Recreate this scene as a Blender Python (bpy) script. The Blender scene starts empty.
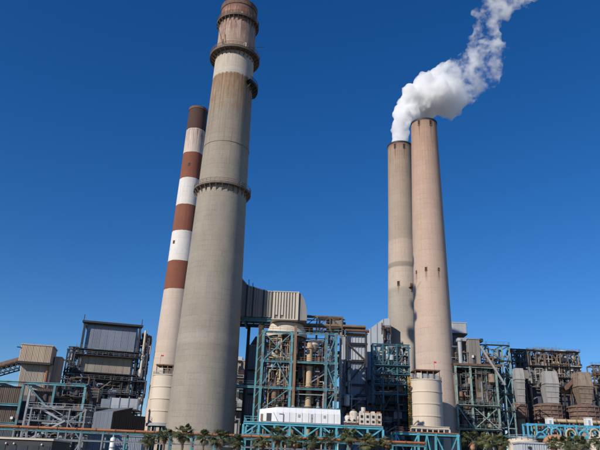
import bpy, math, random
from mathutils import Vector, Matrix, noise as mnoise

# ------------------------------------------------------------------ camera, sky, sun, exposure
sc = bpy.context.scene
FPX, CAMH = 609.0, 3.0                      # focal length in pixels of a 600 px wide frame
PITCH, ROLL = math.radians(21.75), math.radians(2.33)
cam_d = bpy.data.cameras.new('camera'); cam = bpy.data.objects.new('camera', cam_d)
sc.collection.objects.link(cam); sc.camera = cam
cam_d.sensor_width = 36.0; cam_d.lens = FPX / 600 * 36.0
cam_d.clip_start = 0.5; cam_d.clip_end = 30000
CR = Matrix.Rotation(math.pi / 2 + PITCH, 3, 'X') @ Matrix.Rotation(ROLL, 3, 'Z')
cam.matrix_world = Matrix.Translation((0, 0, CAMH)) @ CR.to_4x4()

SUN = Vector((0.5767, 0.6350, -0.5137)).normalized()      # direction the sunlight travels
SUN_EL = math.asin(-SUN.z); SUN_AZ = math.atan2(-SUN.x, -SUN.y)
world = bpy.data.worlds.new('World'); sc.world = world; world.use_nodes = True
wn = world.node_tree.nodes; wl = world.node_tree.links
wn.clear()
w_out = wn.new('ShaderNodeOutputWorld'); w_bg = wn.new('ShaderNodeBackground'); w_sky = wn.new('ShaderNodeTexSky')
w_sky.sky_type = 'NISHITA'; w_sky.sun_disc = False
w_sky.sun_elevation = SUN_EL; w_sky.sun_rotation = SUN_AZ % (2 * math.pi)
w_sky.altitude = 0; w_sky.air_density = 1.0; w_sky.dust_density = 0.1; w_sky.ozone_density = 6.0
w_bg.inputs['Strength'].default_value = 0.108
w_hs = wn.new('ShaderNodeHueSaturation'); w_hs.inputs['Saturation'].default_value = 1.24; w_hs.inputs['Hue'].default_value = 0.508   # polarised film blue, over the whole sky alike
wl.new(w_sky.outputs[0], w_hs.inputs['Color']); wl.new(w_hs.outputs[0], w_bg.inputs[0]); wl.new(w_bg.outputs[0], w_out.inputs[0])
sun_d = bpy.data.lights.new('sun', 'SUN'); sun = bpy.data.objects.new('sun', sun_d); sc.collection.objects.link(sun)
sun_d.energy = 4.2; sun_d.angle = math.radians(0.53); sun_d.color = (1.0, 0.92, 0.80)
sun.rotation_euler = SUN.to_track_quat('-Z', 'Y').to_euler(); sun.location = (-60, -60, 90)
sc.view_settings.view_transform = 'Standard'; sc.view_settings.look = 'None'
sc.view_settings.exposure = 0.0; sc.view_settings.gamma = 1.0; sc.view_settings.use_curve_mapping = False
sc.render.engine = 'CYCLES'
sc.cycles.use_denoising = True
sc.cycles.max_bounces = 24; sc.cycles.volume_bounces = 24; sc.cycles.diffuse_bounces = 3
sc.cycles.volume_max_steps = 512

# ------------------------------------------------------------------ helpers: pixels of the photograph to rays
def ray(px, py):
    return CR @ Vector(((px - 300) / FPX, -(py - 225) / FPX, -1))
def at_z(px, py, z):
    d = ray(px, py); t = (z - CAMH) / d.z
    return Vector((d.x * t, d.y * t, z))
def at_y(px, py, Y):
    d = ray(px, py); t = Y / d.y
    return Vector((d.x * t, Y, d.z * t + CAMH))
def project(p):
    d = CR.transposed() @ (Vector(p) - Vector((0, 0, CAMH)))
    return 300 - d.x / d.z * FPX, 225 + d.y / d.z * FPX, -d.z
def z_at(x, y, py):
    lo, hi = -5.0, 175.0
    for _ in range(50):
        m = (lo + hi) / 2
        if project((x, y, m))[1] > py: lo = m
        else: hi = m
    return m
rng = random.Random(7)

# ------------------------------------------------------------------ materials
MATS = {}
def nodes_of(name):
    m = bpy.data.materials.new(name); m.use_nodes = True
    return m, m.node_tree.nodes, m.node_tree.links
def math_node(N, L, op, a, b=None, clamp=False):
    n = N.new('ShaderNodeMath'); n.operation = op; n.use_clamp = clamp
    for i, v in enumerate((a, b)):
        if v is None: continue
        if isinstance(v, (int, float)): n.inputs[i].default_value = v
        else: L.new(v, n.inputs[i])
    return n.outputs[0]
def mix_col(N, L, fac, a, b, blend='MIX'):
    n = N.new('ShaderNodeMix'); n.data_type = 'RGBA'; n.blend_type = blend
    for sock, v in ((n.inputs[0], fac), (n.inputs[6], a), (n.inputs[7], b)):
        if isinstance(v, (int, float)): sock.default_value = v
        elif isinstance(v, tuple): sock.default_value = (*v[:3], 1)
        else: L.new(v, sock)
    return n.outputs[2]
def noise_node(N, L, vec, scale, detail=4, rough=.6):
    n = N.new('ShaderNodeTexNoise'); n.inputs['Scale'].default_value = scale
    n.inputs['Detail'].default_value = detail; n.inputs['Roughness'].default_value = rough
    L.new(vec, n.inputs['Vector']); return n.outputs[0]
def ramp(N, L, fac, stops, interp='LINEAR'):
    n = N.new('ShaderNodeValToRGB'); n.color_ramp.interpolation = interp
    e = n.color_ramp.elements
    while len(e) > 1: e.remove(e[0])
    e[0].position = stops[0][0]; e[0].color = (*stops[0][1], 1)
    for p, c in stops[1:]:
        k = e.new(p); k.color = (*c, 1)
    L.new(fac, n.inputs[0]); return n.outputs[0]
def mapped(N, L, vec, s):
    n = N.new('ShaderNodeMapping'); n.inputs['Scale'].default_value = s
    L.new(vec, n.inputs['Vector']); return n.outputs[0]

def mat(name, col, rough=.7, var=.22, scale=.35, streak=.0, streak_col=(.12, .06, .03), metal=0., rust=0., rust_col=(.16, .065, .03), bump=.0, rnd=.2):
    """weathered paint, sheet metal or masonry: blotches, vertical run-off streaks, rust patches"""
    m, N, L = nodes_of(name); b = N['Principled BSDF']
    tc = N.new('ShaderNodeTexCoord').outputs['Object']
    info = N.new('ShaderNodeObjectInfo').outputs['Random']
    n1 = noise_node(N, L, tc, scale, 6)
    f = math_node(N, L, 'MULTIPLY_ADD', n1, 2 * var); f.node.inputs[2].default_value = 1 - var
    r = math_node(N, L, 'MULTIPLY_ADD', info, rnd); r.node.inputs[2].default_value = 1 - rnd / 2
    f = math_node(N, L, 'MULTIPLY', f, r)
    c = mix_col(N, L, 1.0, col, f, 'MULTIPLY')
    if streak:
        s = noise_node(N, L, mapped(N, L, tc, (1.3, 1.3, .06)), 1.0, 5)
        s = math_node(N, L, 'MULTIPLY', math_node(N, L, 'SUBTRACT', s, .48), 5 * streak, True)
        c = mix_col(N, L, s, c, streak_col)
    if rust:
        s = noise_node(N, L, tc, .9, 8, .7)
        s = math_node(N, L, 'MULTIPLY', math_node(N, L, 'SUBTRACT', s, .62 - .22 * rust), 9, True)
        c = mix_col(N, L, s, c, rust_col)
    L.new(c, b.inputs['Base Color'])
    b.inputs['Roughness'].default_value = rough; b.inputs['Metallic'].default_value = metal
    if bump:
        bn = N.new('ShaderNodeBump'); bn.inputs['Strength'].default_value = bump; bn.inputs['Distance'].default_value = .1
        L.new(noise_node(N, L, tc, 3.0, 6), bn.inputs['Height']); L.new(bn.outputs[0], b.inputs['Normal'])
    MATS[name] = m; return m

mat('teal', (.078, .255, .30), .6, .38, .6, .5, (.05, .10, .11), rust=.5, rnd=.45)
mat('teal_bright', (.085, .37, .46), .55, .3, .6, .3, (.06, .16, .18), rust=.3, rnd=.35)
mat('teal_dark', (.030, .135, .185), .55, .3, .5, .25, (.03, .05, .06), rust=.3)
mat('pale_green', (.24, .37, .34), .6, .32, .6, .4, (.13, .11, .08), rust=.45, rnd=.4)
mat('weathered_steel', (.155, .13, .11), .75, .4, .6, .4, (.06, .05, .045), rust=.35, rnd=.5)
mat('blue_paint', (.095, .40, .58), .5, .2, .5, .1, (.06, .16, .18), rust=.12)
mat('dark_steel', (.030, .031, .035), .6, .4, .5, rust=.3, rust_col=(.06, .032, .02))
mat('grey_steel', (.20, .215, .235), .55, .3, .5, .2, (.08, .07, .06), rust=.2)
mat('galvanised', (.34, .36, .38), .5, .25, .4, .2, (.12, .11, .10))
mat('clad_blue', (.235, .27, .33), .55, .15, .15, .25, (.13, .13, .14))
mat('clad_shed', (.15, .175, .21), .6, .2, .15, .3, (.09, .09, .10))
mat('clad_light', (.42, .45, .49), .55, .14, .15, .25, (.22, .20, .18))
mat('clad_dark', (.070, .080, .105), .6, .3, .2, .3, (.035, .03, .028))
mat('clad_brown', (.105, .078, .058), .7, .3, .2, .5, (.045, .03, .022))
mat('clad_beige', (.47, .365, .27), .65, .13, .15, .3, (.25, .16, .10))
mat('clad_tan', (.40, .345, .28), .65, .16, .2, .35, (.20, .14, .09))
mat('rib_cream', (.56, .50, .41), .6, .12, .2, .3, (.28, .22, .16))
mat('duct_grey', (.23, .215, .195), .65, .2, .2, .4, (.09, .075, .06))
mat('hopper_grey', (.36, .345, .335), .55, .22, .2, .45, (.17, .11, .08), rust=.15)
mat('hopper_rust', (.275, .215, .17), .65, .3, .25, .6, (.13, .085, .055), rust=.4)
mat('rust', (.15, .088, .062), .85, .4, .5, .5, (.06, .035, .025), rust=.45, rust_col=(.21, .11, .065))
mat('rust_vessel', (.16, .105, .085), .85, .4, .6, .6, (.08, .05, .042), rust=.45, rust_col=(.27, .18, .14))
mat('brown_pipe', (.21, .135, .085), .75, .35, .5, .3, (.09, .05, .03), rust=.4)
mat('orange_pipe', (.36, .125, .045), .65, .25, .6, .15, (.16, .07, .04), rust=.3)
mat('beige_pipe', (.52, .39, .24), .6, .2, .5, .3, (.28, .16, .08))
mat('white_paint', (.80, .80, .80), .45, .07, .3, .3, (.56, .52, .46), rnd=.04)
mat('white_dirty', (.62, .57, .50), .55, .2, .5, .45, (.30, .16, .08), rust=.3, rust_col=(.32, .14, .06))
mat('silo_cream', (.66, .56, .45), .7, .08, .25, .3, (.42, .31, .21), bump=.15, rnd=.06)
mat('wall_cream', (.60, .52, .42), .75, .1, .3, .2, (.38, .30, .22))
mat('dome_orange', (.50, .25, .13), .7, .15, .5, .2, (.3, .14, .08))
mat('yellow_paint', (.62, .38, .05), .55, .2, .5, .2, (.3, .16, .04), rust=.2)
mat('red_paint', (.55, .03, .03), .5, .1)
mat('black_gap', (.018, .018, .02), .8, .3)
mat('glass', (.03, .04, .05), .15, .1)
mat('trunk', (.16, .125, .095), .9, .35, 2.0, bump=.6)
mat('ground', (.16, .14, .105), .95, .3, .08, bump=.3)
mat('asphalt', (.055, .053, .05), .9, .25, .3)

def leaf_mat(name, col):
    m, N, L = nodes_of(name); b = N['Principled BSDF']
    tc = N.new('ShaderNodeTexCoord').outputs['Object']
    n = noise_node(N, L, tc, 1.1, 4)
    r = N.new('ShaderNodeObjectInfo').outputs['Random']
    f = math_node(N, L, 'ADD', math_node(N, L, 'MULTIPLY', n, 1.3), math_node(N, L, 'MULTIPLY', r, .35))
    c = ramp(N, L, f, [(.35, tuple(x * .5 for x in col)), (.8, col), (1.15, (col[0] * 2.0, col[1] * 1.5, col[2] * 1.4))])
    L.new(c, b.inputs['Base Color']); b.inputs['Roughness'].default_value = .5
    t = N.new('ShaderNodeBsdfTranslucent'); L.new(c, t.inputs['Color'])
    mx = N.new('ShaderNodeMixShader'); mx.inputs[0].default_value = .22
    L.new(b.outputs[0], mx.inputs[1]); L.new(t.outputs[0], mx.inputs[2]); L.new(mx.outputs[0], N['Material Output'].inputs[0])
    MATS[name] = m
leaf_mat('frond', (.075, .095, .036)); leaf_mat('dead_frond', (.20, .14, .075)); leaf_mat('bush', (.05, .075, .025))

def stack_mat(name, stops, interp, base_gain, stains, lift=2.3, nverts=28, blotch=.16, spots=(), streak_top=None, warp=.004, line=.10, hgt=150., patches=()):
    """slip-formed concrete: colour bands by height, pour lines, form marks, run-off streaks"""
    m, N, L = nodes_of(name); b = N['Principled BSDF']
    tc = N.new('ShaderNodeTexCoord').outputs['Object']
    sp = N.new('ShaderNodeSeparateXYZ'); L.new(tc, sp.inputs[0])
    x, y, z = sp.outputs
    ang = math_node(N, L, 'ARCTAN2', y, x)
    wob = noise_node(N, L, mapped(N, L, tc, (.5, .5, .12)), 1.0, 6, .65)
    zz = math_node(N, L, 'ADD', math_node(N, L, 'MULTIPLY', z, 1 / hgt), math_node(N, L, 'MULTIPLY', math_node(N, L, 'SUBTRACT', wob, .5), warp))
    c = ramp(N, L, zz, stops, interp)
    n1 = noise_node(N, L, mapped(N, L, tc, (1, 1, .45)), .16, 8, .62)
    f = math_node(N, L, 'MULTIPLY_ADD', n1, 2 * blotch); f.node.inputs[2].default_value = base_gain - blotch
    c = mix_col(N, L, 1.0, c, f, 'MULTIPLY')
    # each lift a little lighter or darker, dark joint between lifts
    lf = math_node(N, L, 'MULTIPLY', z, 1 / lift)
    wn_ = N.new('ShaderNodeTexWhiteNoise'); wn_.noise_dimensions = '1D'; L.new(math_node(N, L, 'FLOOR', lf), wn_.inputs['W'])
    c = mix_col(N, L, 1.0, c, math_node(N, L, 'ADD', math_node(N, L, 'MULTIPLY', wn_.outputs[0], .055), .9725), 'MULTIPLY')
    cc = N.new('ShaderNodeCombineXYZ'); L.new(math_node(N, L, 'FLOOR', math_node(N, L, 'MULTIPLY', ang, nverts / (4 * math.pi))), cc.inputs[0]); L.new(math_node(N, L, 'FLOOR', math_node(N, L, 'MULTIPLY', lf, .5)), cc.inputs[1])
    wc = N.new('ShaderNodeTexWhiteNoise'); wc.noise_dimensions = '2D'; L.new(cc.outputs[0], wc.inputs['Vector'])
    c = mix_col(N, L, 1.0, c, math_node(N, L, 'ADD', math_node(N, L, 'MULTIPLY', wc.outputs[0], .07), .965), 'MULTIPLY')
    gr = noise_node(N, L, tc, 1.6, 6, .75)
    c = mix_col(N, L, 1.0, c, math_node(N, L, 'ADD', math_node(N, L, 'MULTIPLY', gr, .36), .82), 'MULTIPLY')
    jl = math_node(N, L, 'LESS_THAN', math_node(N, L, 'FRACT', lf), .10)
    va = math_node(N, L, 'LESS_THAN', math_node(N, L, 'FRACT', math_node(N, L, 'MULTIPLY', ang, nverts / (2 * math.pi))), .09)
    pat = noise_node(N, L, tc, .25, 4)
    j = math_node(N, L, 'MULTIPLY', math_node(N, L, 'MAXIMUM', jl, va), math_node(N, L, 'MULTIPLY', math_node(N, L, 'MULTIPLY', math_node(N, L, 'SUBTRACT', pat, .42), 5.0, True), 2 * line))
    c = mix_col(N, L, j, c, (.05, .045, .04))
    # run-off streaks: noise over (angle, stretched height)
    cb = N.new('ShaderNodeCombineXYZ'); L.new(math_node(N, L, 'MULTIPLY', ang, 13.0), cb.inputs[0]); L.new(math_node(N, L, 'MULTIPLY', z, .035), cb.inputs[1])
    st = noise_node(N, L, cb.outputs[0], 1.0, 5, .6)
    st = math_node(N, L, 'MULTIPLY', math_node(N, L, 'SUBTRACT', st, .5), 4.0, True)
    for z0, z1, amt, colr in stains:
        mk = N.new('ShaderNodeMapRange'); mk.inputs[1].default_value = z0; mk.inputs[2].default_value = z1; L.new(z, mk.inputs[0])
        top = math_node(N, L, 'LESS_THAN', z, max(z0, z1) + .01)
        c = mix_col(N, L, math_node(N, L, 'MULTIPLY', math_node(N, L, 'MULTIPLY', math_node(N, L, 'MULTIPLY', mk.outputs[0], top), st), amt, True), c, colr)
    pn = noise_node(N, L, mapped(N, L, tc, (.55, .55, .16)), 1.0, 7, .68)
    for z0, z1, colr, thr in patches:
        fd = N.new('ShaderNodeMapRange'); fd.inputs[1].default_value = z0; fd.inputs[2].default_value = z0 + (z1 - z0) * .7; L.new(z, fd.inputs[0])
        if z0 <= 0: fd.inputs[2].default_value = .1
        ins = math_node(N, L, 'MULTIPLY', fd.outputs[0], math_node(N, L, 'LESS_THAN', z, z1))
        k = math_node(N, L, 'MULTIPLY', math_node(N, L, 'MULTIPLY', math_node(N, L, 'SUBTRACT', pn, thr), 6.0, True), ins)
        c = mix_col(N, L, math_node(N, L, 'MULTIPLY', k, .85), c, colr)
    # rust runs under openings: (angle, z, length)
    for a0, z0, ln in spots:
        da = math_node(N, L, 'ABSOLUTE', math_node(N, L, 'SUBTRACT', ang, a0))
        fa = math_node(N, L, 'SUBTRACT', 1.0, math_node(N, L, 'MULTIPLY', da, 11.0), True)
        fz = N.new('ShaderNodeMapRange'); fz.inputs[1].default_value = z0 - ln; fz.inputs[2].default_value = z0; L.new(z, fz.inputs[0])
        up = math_node(N, L, 'LESS_THAN', z, z0 + .4)
        k = math_node(N, L, 'MULTIPLY', math_node(N, L, 'MULTIPLY', fa, fz.outputs[0]), math_node(N, L, 'MULTIPLY', up, math_node(N, L, 'ADD', st, .9)), True)
        c = mix_col(N, L, k, c, (.16, .06, .03))
    L.new(c, b.inputs['Base Color']); b.inputs['Roughness'].default_value = .9
    bn = N.new('ShaderNodeBump'); bn.inputs['Strength'].default_value = .25; bn.inputs['Distance'].default_value = .15
    hgt = math_node(N, L, 'SUBTRACT', noise_node(N, L, tc, 1.2, 6), math_node(N, L, 'MULTIPLY', jl, .5))
    L.new(hgt, bn.inputs['Height']); L.new(bn.outputs[0], b.inputs['Normal'])
    MATS[name] = m

# ------------------------------------------------------------------ mesh builder
class MB:
    def __init__(s): s.v = []; s.f = []
    def quadbox(s, c8):
        n = len(s.v); s.v += c8
        s.f += [tuple(n + i for i in q) for q in ((0, 3, 2, 1), (4, 5, 6, 7), (0, 1, 5, 4), (1, 2, 6, 5), (2, 3, 7, 6), (3, 0, 4, 7))]
        return s
    def box(s, x0, x1, y0, y1, z0, z1):
        return s.quadbox([(x0, y0, z0), (x1, y0, z0), (x1, y1, z0), (x0, y1, z0), (x0, y0, z1), (x1, y0, z1), (x1, y1, z1), (x0, y1, z1)])
    def frustum(s, b, t, z0, z1):       # two rectangles (x0,x1,y0,y1)
        return s.quadbox([(b[0], b[2], z0), (b[1], b[2], z0), (b[1], b[3], z0), (b[0], b[3], z0), (t[0], t[2], z1), (t[1], t[2], z1), (t[1], t[3], z1), (t[0], t[3], z1)])
    def prism(s, pts, vec):             # polygon pts (3-D) swept by vec
        n = len(s.v); k = len(pts); vec = Vector(vec)
        s.v += [tuple(p) for p in pts] + [tuple(Vector(p) + vec) for p in pts]
        s.f += [tuple(range(n + k - 1, n - 1, -1)), tuple(range(n + k, n + 2 * k))]
        s.f += [(n + i, n + (i + 1) % k, n + k + (i + 1) % k, n + k + i) for i in range(k)]
        return s
    def beam(s, p, q, w, h=None, H=False):
        p, q = Vector(p), Vector(q); d = q - p
        if d.length < 1e-4: return s
        h = h or w; dn = d.normalized()
        up = Vector((0, 0, 1)) if abs(dn.z) < .9 else Vector((0, 1, 0))
        a = dn.cross(up).normalized(); b = a.cross(dn).normalized()
        if H:
            t = .22; pr = [(-.5, -.5), (.5, -.5), (.5, -.5 + t), (.5 * t, -.5 + t), (.5 * t, .5 - t), (.5, .5 - t), (.5, .5), (-.5, .5), (-.5, .5 - t), (-.5 * t, .5 - t), (-.5 * t, -.5 + t), (-.5, -.5 + t)]
        else: pr = [(-.5, -.5), (.5, -.5), (.5, .5), (-.5, .5)]
        return s.prism([p + a * (x * w) + b * (y * h) for x, y in pr], d)
    def cyl(s, p, q, r0, r1=None, n=12, cap=True):
        p, q = Vector(p), Vector(q); r1 = r0 if r1 is None else r1
        d = (q - p).normalized(); up = Vector((0, 0, 1)) if abs(d.z) < .9 else Vector((0, 1, 0))
        a = d.cross(up).normalized(); b = a.cross(d).normalized(); k = len(s.v)
        for c, r in ((p, r0), (q, r1)):
            for i in range(n):
                t = 2 * math.pi * i / n; s.v.append(tuple(c + a * (r * math.cos(t)) - b * (r * math.sin(t))))
        s.f += [(k + i, k + (i + 1) % n, k + n + (i + 1) % n, k + n + i) for i in range(n)]
        if cap: s.f += [tuple(range(k + n - 1, k - 1, -1)), tuple(range(k + n, k + 2 * n))]
        return s
    def tube(s, pts, r, n=8):
        for a, b in zip(pts[:-1], pts[1:]): s.cyl(a, b, r, r, n)
        return s
    def lathe(s, prof, c=(0, 0), n=48, a0=0., a1=2 * math.pi, close=False):   # prof [(r,z)]
        k = len(s.v); full = abs(a1 - a0 - 2 * math.pi) < 1e-6; m = n if full else n + 1; P = len(prof)
        for i in range(m):
            t = a0 + (a1 - a0) * i / n
            for r, z in prof: s.v.append((c[0] + r * math.cos(t), c[1] + r * math.sin(t), z))
        for i in range(n):
            i2 = (i + 1) % m
            for j in range(P if close else P - 1):
                j2 = (j + 1) % P
                s.f.append((k + i * P + j, k + i2 * P + j, k + i2 * P + j2, k + i * P + j2))
        return s
    def rail(s, pts, h=1.1, step=2.0, r=.07):
        for a, b in zip(pts[:-1], pts[1:]):
            a, b = Vector(a), Vector(b); L_ = (b - a).length; n = max(1, round(L_ / step))
            for i in range(n + 1):
                p = a.lerp(b, i / n); s.beam(p, p + Vector((0, 0, h)), r)
            for z in (h, h * .52): s.beam(a + Vector((0, 0, z)), b + Vector((0, 0, z)), r)
        return s
    def sheet(s, p0, along, up, nrm, W, Hh, ribs, d=.09, th=.12):
        """corrugated panel: trapezoid ribs run up the sheet"""
        p0, along, up, nrm = Vector(p0), Vector(along), Vector(up), Vector(nrm)
        pr = [(0, 0)]; q = W / ribs
        for i in range(ribs):
            pr += [(q * (i + .12), 0), (q * (i + .3), d), (q * (i + .7), d), (q * (i + .88), 0)]
        pr += [(W, 0), (W, -th), (0, -th)]
        return s.prism([p0 + along * a + nrm * b for a, b in pr], up * Hh)
def link(o, parent=None):
    sc.collection.objects.link(o)
    if parent is not None: o.parent = parent
    return o
def mesh_obj(name, mb, material, parent=None, smooth=32):
    me = bpy.data.meshes.new(name); me.from_pydata(mb.v, [], mb.f); me.update()
    if smooth:
        me.polygons.foreach_set('use_smooth', [True] * len(me.polygons)); me.set_sharp_from_angle(angle=math.radians(smooth))
    me.materials.append(MATS[material] if isinstance(material, str) else material)
    return link(bpy.data.objects.new(name, me), parent)
def tag(o, label, cat, group=None, kind=None):
    if label: o['label'] = label
    if cat: o['category'] = cat
    if group: o['group'] = group
    if kind: o['kind'] = kind
    return o

class T:
    """a thing: an Empty at its base; parts are built in its own frame (u along the front, v back, w up)"""
    def __init__(s, name, label, cat, px, py, Y, rot=0., group=None):
        p = at_y(px, py, Y); s.rot = math.radians(rot)
        s.o = bpy.data.objects.new(name, None); s.o.empty_display_size = 1; sc.collection.objects.link(s.o)
        s.loc = Vector((p.x, p.y, 0)); s.o.location = s.loc; s.o.rotation_euler = (0, 0, s.rot)
        s.Ri = Matrix.Rotation(-s.rot, 3, 'Z'); tag(s.o, label, cat, group)
    def uw(s, px, py, v=0.):
        o = s.Ri @ (Vector((0, 0, CAMH)) - s.loc); d = s.Ri @ ray(px, py); t = (v - o.y) / d.y
        return o.x + d.x * t, o.z + d.z * t
    def u(s, px, py, v=0.): return s.uw(px, py, v)[0]
    def w(s, px, py, v=0.): return s.uw(px, py, v)[1]
    def P(s, px, py, v=0.):
        a = s.uw(px, py, v); return Vector((a[0], v, a[1]))
    def add(s, name, mb, m, parent=None, smooth=32):
        return mesh_obj(name, mb, m, parent or s.o, smooth)
    def beam(s, name, p, q, w, m, h=None, H=True, parent=None):
        return s.add(name, MB().beam(p, q, w, h, H), m, parent)
    def wall(s, u0, u1, v0, v1, w0, w1, m, n=4, rows=1, core='clad_dark', rib=.9, sides='lr', parent=None, roof=None):
        """a clad block: dark core, each wall sheet a corrugated panel of its own, roof slab"""
        g = .12
        c = s.add('wall', MB().box(u0 + .12, u1 - .12, v0 + .12, v1 - .12, w0, w1 - .05), core, parent)
        pr = c
        hw = (w1 - w0) / rows
        def row(p0, al, nr, W, k):
            for r in range(rows):
                for i in range(k):
                    pw = W / k - .06
                    s.add('cladding_panel', MB().sheet(Vector(p0) + Vector(al) * (W / k * i + .03) + Vector((0, 0, w0 + hw * r + .03)), al, (0, 0, 1), nr, pw, hw - .06, max(2, round(pw / rib))), m, pr)
        row((u0, v0, 0), (1, 0, 0), (0, -1, 0), u1 - u0, n)
        k2 = max(1, round(n * (v1 - v0) / (u1 - u0)))
        if 'l' in sides: row((u0, v1, 0), (0, -1, 0), (-1, 0, 0), v1 - v0, k2)
        if 'r' in sides: row((u1, v0, 0), (0, 1, 0), (1, 0, 0), v1 - v0, k2)
        s.add('roof', MB().box(u0 - .25, u1 + .25, v0 - .25, v1 + .25, w1, w1 + .35), roof or m, parent)
        return c
    def frame(s, us, vs, ws, m, cw=.8, bw=.6, braces=(), back=True, brw=.35, bm=None):
        """steel frame: every column, beam and brace a part of its own; braces (i, j, kind[, k]) in front bay i, storey j"""
        for iv, v in enumerate(vs):
            for u in us:
                mb = MB().beam((u, v, ws[0]), (u, v, ws[-1] + .2), cw, cw, True)
                for w in ws[1:]: mb.prism([(u - cw * .95, v - cw * .53, w), (u - cw * .5, v - cw * .53, w - cw * .9), (u + cw * .5, v - cw * .53, w - cw * .9), (u + cw * .95, v - cw * .53, w), (u + cw * .5, v - cw * .53, w + cw * .6), (u - cw * .5, v - cw * .53, w + cw * .6)], (0, cw * .08, 0))
                s.add('column', mb, m)
            for w in ws[1:]:
                for a, b in zip(us[:-1], us[1:]): s.beam('beam', (a + cw / 2, v, w), (b - cw / 2, v, w), bw * .7, m, bw)
        for u in us:
            for w in ws[1:]:
                for a, b in zip(vs[:-1], vs[1:]): s.beam('beam', (u, a + cw / 2, w), (u, b - cw / 2, w), bw * .7, m, bw)
        for b in braces:
            i, j, kd = b[:3]; v = vs[b[3]] if len(b) > 3 else vs[0]
            u0, u1, w0, w1 = us[i], us[i + 1], ws[j], ws[j + 1]; um = (u0 + u1) / 2
            segs = {'X': [((u0, w0), (u1, w1)), ((u0, w1), (u1, w0))], '/': [((u0, w0), (u1, w1))], '\\': [((u0, w1), (u1, w0))],
                    'V': [((u0, w1), (um, w0)), ((u1, w1), (um, w0))], 'A': [((u0, w0), (um, w1)), ((u1, w0), (um, w1))]}[kd]
            for n_, (a, c) in enumerate(segs):
                s.beam('brace', (a[0], v + .06 * n_, a[1]), (c[0], v + .06 * n_, c[1]), brw, bm or m, brw, False)
    def platform(s, u0, u1, v0, v1, w, m='dark_steel', rm=None, th=.25, parent=None):
        p = s.add('platform', MB().box(u0, u1, v0, v1, w - th, w), m, parent)
        s.add('railing', MB().rail([(u0, v1, w), (u0, v0, w), (u1, v0, w), (u1, v1, w)]), rm or m, p)
        return p
    def clutter(s, u0, u1, v0, v1, w0, w1, n, seed, pal=('rust', 'brown_pipe', 'dark_steel', 'grey_steel', 'beige_pipe'), big=1.):
        """pipework, ducts, vessels and gangways packed inside a plant structure"""
        R = random.Random(seed)
        for _ in range(n):
            k = R.random(); m = R.choice(pal); v = R.uniform(v0, v1)
            if k < .30:
                u = R.uniform(u0, u1); a = R.uniform(w0, w1 - 2); b = min(w1, a + R.uniform(4, 14)); r = R.uniform(.14, .42) * big
                mb = MB().cyl((u, v, a), (u, v, b), r, n=10)
                e = min(u1, u + R.uniform(1, 5)) if R.random() < .5 else max(u0, u - R.uniform(1, 5))
                mb.cyl((u, v, b - r * .2), (e, v, b - r * .2), r, n=10).cyl((u, v, (a + b) / 2), (u, v, (a + b) / 2 + .2), r * 1.5, n=10)
                s.add('pipe', mb, m)
            elif k < .5:
                w = R.uniform(w0, w1); a = R.uniform(u0, u1 - 3); b = min(u1, a + R.uniform(3, 12)); r = R.uniform(.12, .38) * big
                mb = MB().cyl((a, v, w), (b, v, w), r, n=10).cyl((b, v, w + r), (b, v, max(w0, w - R.uniform(1, 5))), r, n=10)
                s.add('pipe', mb, m)
            elif k < .66:
                u = R.uniform(u0, u1 - 3); w = R.uniform(w0 + 1, w1 - 1.5)
                s.platform(u, min(u1, u + R.uniform(3, 8)), v, v + R.uniform(1.2, 2), w, R.choice(('dark_steel', 'grey_steel', m)), R.choice(('dark_steel', 'grey_steel', 'galvanised')))
            elif k < .8:
                u = R.uniform(u0, u1 - 2); w = R.uniform(w0, w1 - 2); a, b, c = (R.uniform(1, 3.2) * big for _ in range(3))
                mb = MB().box(u, min(u1, u + a), v, v + b, w, min(w1, w + c)).frustum((u + .2, min(u1, u + a) - .2, v + .2, v + b - .2), (u + a * .3, u + a * .5, v + b * .3, v + b * .6), min(w1, w + c), min(w1, w + c) + .7)
                s.add('duct_box', mb, m)
            elif k < .88:
                u = R.uniform(u0 + 1, u1 - 1); w = R.uniform(w0, max(w0 + .1, w1 - 4)); r = R.uniform(.6, 1.3) * big; h = R.uniform(1.5, 3.5)
                s.add('vessel', MB().lathe([(0, w - r * .4), (r * .7, w - r * .25), (r, w), (r, w + h), (r * .7, w + h + r * .3), (0, w + h + r * .45)], (u, v), 14), m)
            elif k < .94:
                u = R.uniform(u0, u1); a = R.uniform(w0, w1 - 3); b = min(w1, a + R.uniform(4, 9)); mb = MB()
                for e in (-.25, .25): mb.beam((u + e, v, a), (u + e, v, b), .09)
                z = a
                while z < b: mb.beam((u - .25, v, z), (u + .25, v, z), .06); z += .45
                s.add('ladder', mb, R.choice(('galvanised', 'grey_steel', 'dark_steel')))
            else:
                u = R.uniform(u0, u1 - 2); w = R.uniform(w0, w1 - 3)
                s.beam('strut', (u, v, w), (min(u1, u + R.uniform(2, 5)), v, w + R.uniform(2, 5)), .28, R.choice(('dark_steel', 'grey_steel', 'galvanised')))

# ------------------------------------------------------------------ ground
def ground():
    mb = MB(); S = 9000; n = 24
    mb.v = [(-S, -S, 0), (S, -S, 0), (S, S, 0), (-S, S, 0)]; mb.f = [(0, 1, 2, 3)]
    tag(mesh_obj('ground', mb, 'ground', smooth=0), 'dry sandy ground of the plant site', None, kind='structure')
    mb = MB(); mb.v = [(-220, 96, .004), (260, 96, .004), (260, 104, .004), (-220, 104, .004)]; mb.f = [(0, 1, 2, 3)]
    tag(mesh_obj('road', mb, 'asphalt', smooth=0), 'asphalt service road before the palms', None, kind='structure')
ground()

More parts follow.
